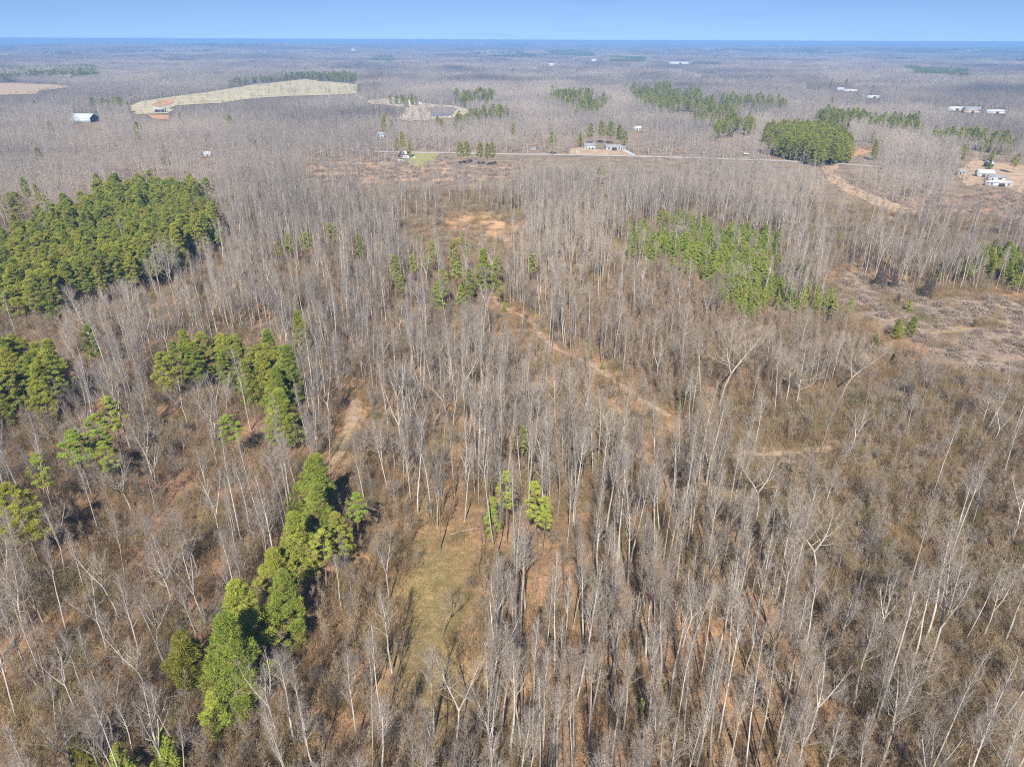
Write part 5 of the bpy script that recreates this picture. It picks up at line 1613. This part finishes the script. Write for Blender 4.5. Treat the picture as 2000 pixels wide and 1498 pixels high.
def vehicle(name, label, cat, uv, L, W, H, body, rot, group=None, trailer=False):
    x, y, z = at(*uv)
    o = thing(name, label, cat, (x, y, z + .5), rot, group, (1.15, 1.15, 1.15))
    g = G()
    if trailer:
        prof = [(-L / 2, .35), (L / 2 - .25, .35), (L / 2, .8), (L / 2, H - .35), (L / 2 - .35, H), (-L / 2 + .3, H), (-L / 2, H - .3)]
    else:
        prof = [(-L / 2, .3), (L / 2, .3), (L / 2, .85), (L * .26, .98), (L * .14, H), (-L * .28, H), (-L * .40, 1.0), (-L / 2, .95)]
    n = len(prof)
    V = [(a, -W / 2, c) for a, c in prof] + [(a, W / 2, c) for a, c in prof]
    import bmesh
    bm = bmesh.new(); vv = [bm.verts.new(p) for p in V]
    bm.faces.new(vv[:n]); bm.faces.new(vv[n:][::-1])
    for i in range(n):
        j = (i + 1) % n; bm.faces.new((vv[j], vv[i], vv[i + n], vv[j + n]))
    bmesh.ops.recalc_face_normals(bm, faces=bm.faces[:])
    bmesh.ops.triangulate(bm, faces=bm.faces[:])
    bmesh.ops.bevel(bm, geom=[e for e in bm.edges if e.calc_face_angle(0) > .4], offset=.05, segments=1, affect='EDGES')
    me = bpy.data.meshes.new('body'); bm.to_mesh(me); bm.free(); me.materials.append(M[body])
    link('body', me, o)
    for sg in (-1, 1):
        w_ = G()
        yy = sg * (W / 2 + .01)
        if trailer:
            for xx in (-L * .25, L * .15):
                w_.box(xx - .5, xx + .5, min(yy, yy + sg * .03), max(yy, yy + sg * .03), H * .5, H * .75)
        else:
            w_.add([(-L * .34, yy, 1.0), (L * .2, yy, 1.0), (L * .12, yy, H - .1), (-L * .26, yy, H - .1)], quads=[(0, 1, 2, 3) if sg < 0 else (3, 2, 1, 0)])
        part('window', w_, M['dark'], o)
        for xx in ((-L * .3, L * .3) if not trailer else (-.5, .5)):
            tb = G()
            th = np.linspace(0, 2 * math.pi, 13)
            tb.tube([(xx, sg * (W / 2 - .22), .02), (xx, sg * (W / 2 + .03), .02)], [.36, .36], 12)
            tb.add([(xx + .35 * math.cos(a), sg * (W / 2 + .02), .02 + .35 * math.sin(a)) for a in th[:-1]] + [(xx, sg * (W / 2 + .02), .02)], tris=[(i, (i + 1) % 12, 12) for i in range(12)])
            part('wheel', tb, M['rubber'], o)
    return o
vehicle('camper', 'white camper trailer at the top left of the lawn by the road', 'camper', (786, 304), 7.5, 2.6, 3.0, 'white', R(20), trailer=True)
vehicle('camper', 'white camper trailer in the middle left of the lawn', 'camper', (793, 312), 5.5, 2.4, 2.7, 'white', R(5), trailer=True)
vehicle('camper', 'white camper trailer lowest on the lawn by the trees', 'camper', (783, 319), 5.0, 2.3, 2.6, 'white', R(-35), trailer=True)
vehicle('parked_car', 'grey car parked by the road at the tip of the lawn', 'car', (795, 300), 4.6, 1.9, 1.5, 'greypaint', R(8))
vehicle('parked_car', 'white car parked in the woods above the road, left of the tall bluish pine', 'car', (1041, 294), 4.8, 1.9, 1.6, 'white', R(-10))
vehicle('parked_car', 'grey van in the woods above the road, right of the white car', 'car', (1049, 292), 5.2, 2.1, 2.1, 'greypaint', R(30))
vehicle('parked_car', 'white car at the roadside below the round pine grove', 'car', (1457, 303), 5.0, 2.0, 1.6, 'white', R(5))
def heap(name, label, cat, uv, w, h, m):
    x, y, z = at(*uv)
    rng = np.random.RandomState(int(uv[0]))
    n, k = 14, 6
    V = []
    for j in range(k):
        s = j / (k - 1)
        for i in range(n):
            a_ = i * 6.283 / n
            rr_ = w * (1 - s) ** .8 * (.85 + .3 * rng.rand())
            V.append((x + math.cos(a_) * rr_, y + math.sin(a_) * rr_ * .7, z - .2 + h * s * (.9 + .2 * rng.rand())))
    q = [(j * n + i, j * n + (i + 1) % n, (j + 1) * n + (i + 1) % n, (j + 1) * n + i) for j in range(k - 1) for i in range(n)]
    g = G(); g.add(V, quads=q)
    o = link(name, g.mesh(name, [M[m]], True)); o['label'] = label; o['category'] = cat
    return o
heap('tarp_heap', 'blue tarp thrown over a heap, lowest on the lawn', 'tarp', (809, 318), 1.7, 1.3, 'tarp')
heap('tarp_heap', 'teal covered heap in the middle of the lawn', 'tarp', (804, 308), 1.4, 1.2, 'teal')
heap('junk_heap', 'pale junk heap beside the teal one on the lawn', 'heap', (809, 308), 1.6, 1.4, 'white')
heap('gravel_heap', 'white gravel mound on the scraped clearing', 'gravel heap', (810, 203), 16, 7, 'concrete')
heap('gravel_heap', 'pale low mound at the top of the scraped clearing', 'gravel heap', (766, 194), 9, 4, 'gravel')

# utility poles
pole_xy = [(1743, 388, 'tall pale utility pole in the tan cut on the right'), (1163, 304, 'utility pole at the roadside below the small white house'), (1300, 309, 'utility pole at the roadside right of the driveway'),
           (878, 300, 'utility pole at the roadside left of the pine clumps'), (1030, 303, 'utility pole at the roadside near the parked cars')]
for u, v, lab in pole_xy:
    x, y, z = at(u, v)
    o = thing('utility_pole', lab, 'utility pole', (x, y, z), R(20), 'utility poles')
    g = G(); g.tube([(0, 0, -.5), (0, 0, 11)], [.2, .13], 8); part('pole', g, M['polewood'], o)
    g = G(); g.box(-1.3, 1.3, -.2, -.08, 10, 10.2); cb = part('crossarm', g, M['polewood'], o)
    for xx in (-1.1, 0, 1.1):
        g = G(); g.tube([(xx, -.14, 10.2), (xx, -.14, 10.5)], [.07, .05], 6); part('insulator', g, M['greypaint'], cb)

# ------------------------------------------------------------------ air
hb = G()
hb.box(-26000, 26000, -600, 27500, -190, 106.5)
hz = link('haze', hb.mesh('haze', []))
hm = bpy.data.materials.new('blue_air'); hm.use_nodes = True
hn = hm.node_tree; hn.nodes.clear()
ho = hn.nodes.new('ShaderNodeOutputMaterial'); hv = hn.nodes.new('ShaderNodeVolumePrincipled')
hv.inputs['Color'].default_value = (.31, .58, 1.0, 1)
hv.inputs['Density'].default_value = 1.5e-4
hv.inputs['Anisotropy'].default_value = -0.08
hn.links.new(hv.outputs[0], ho.inputs['Volume'])
hz.data.materials.append(hm)
hz['kind'] = 'stuff'; hz['label'] = 'thin blue air between the viewer and the horizon'
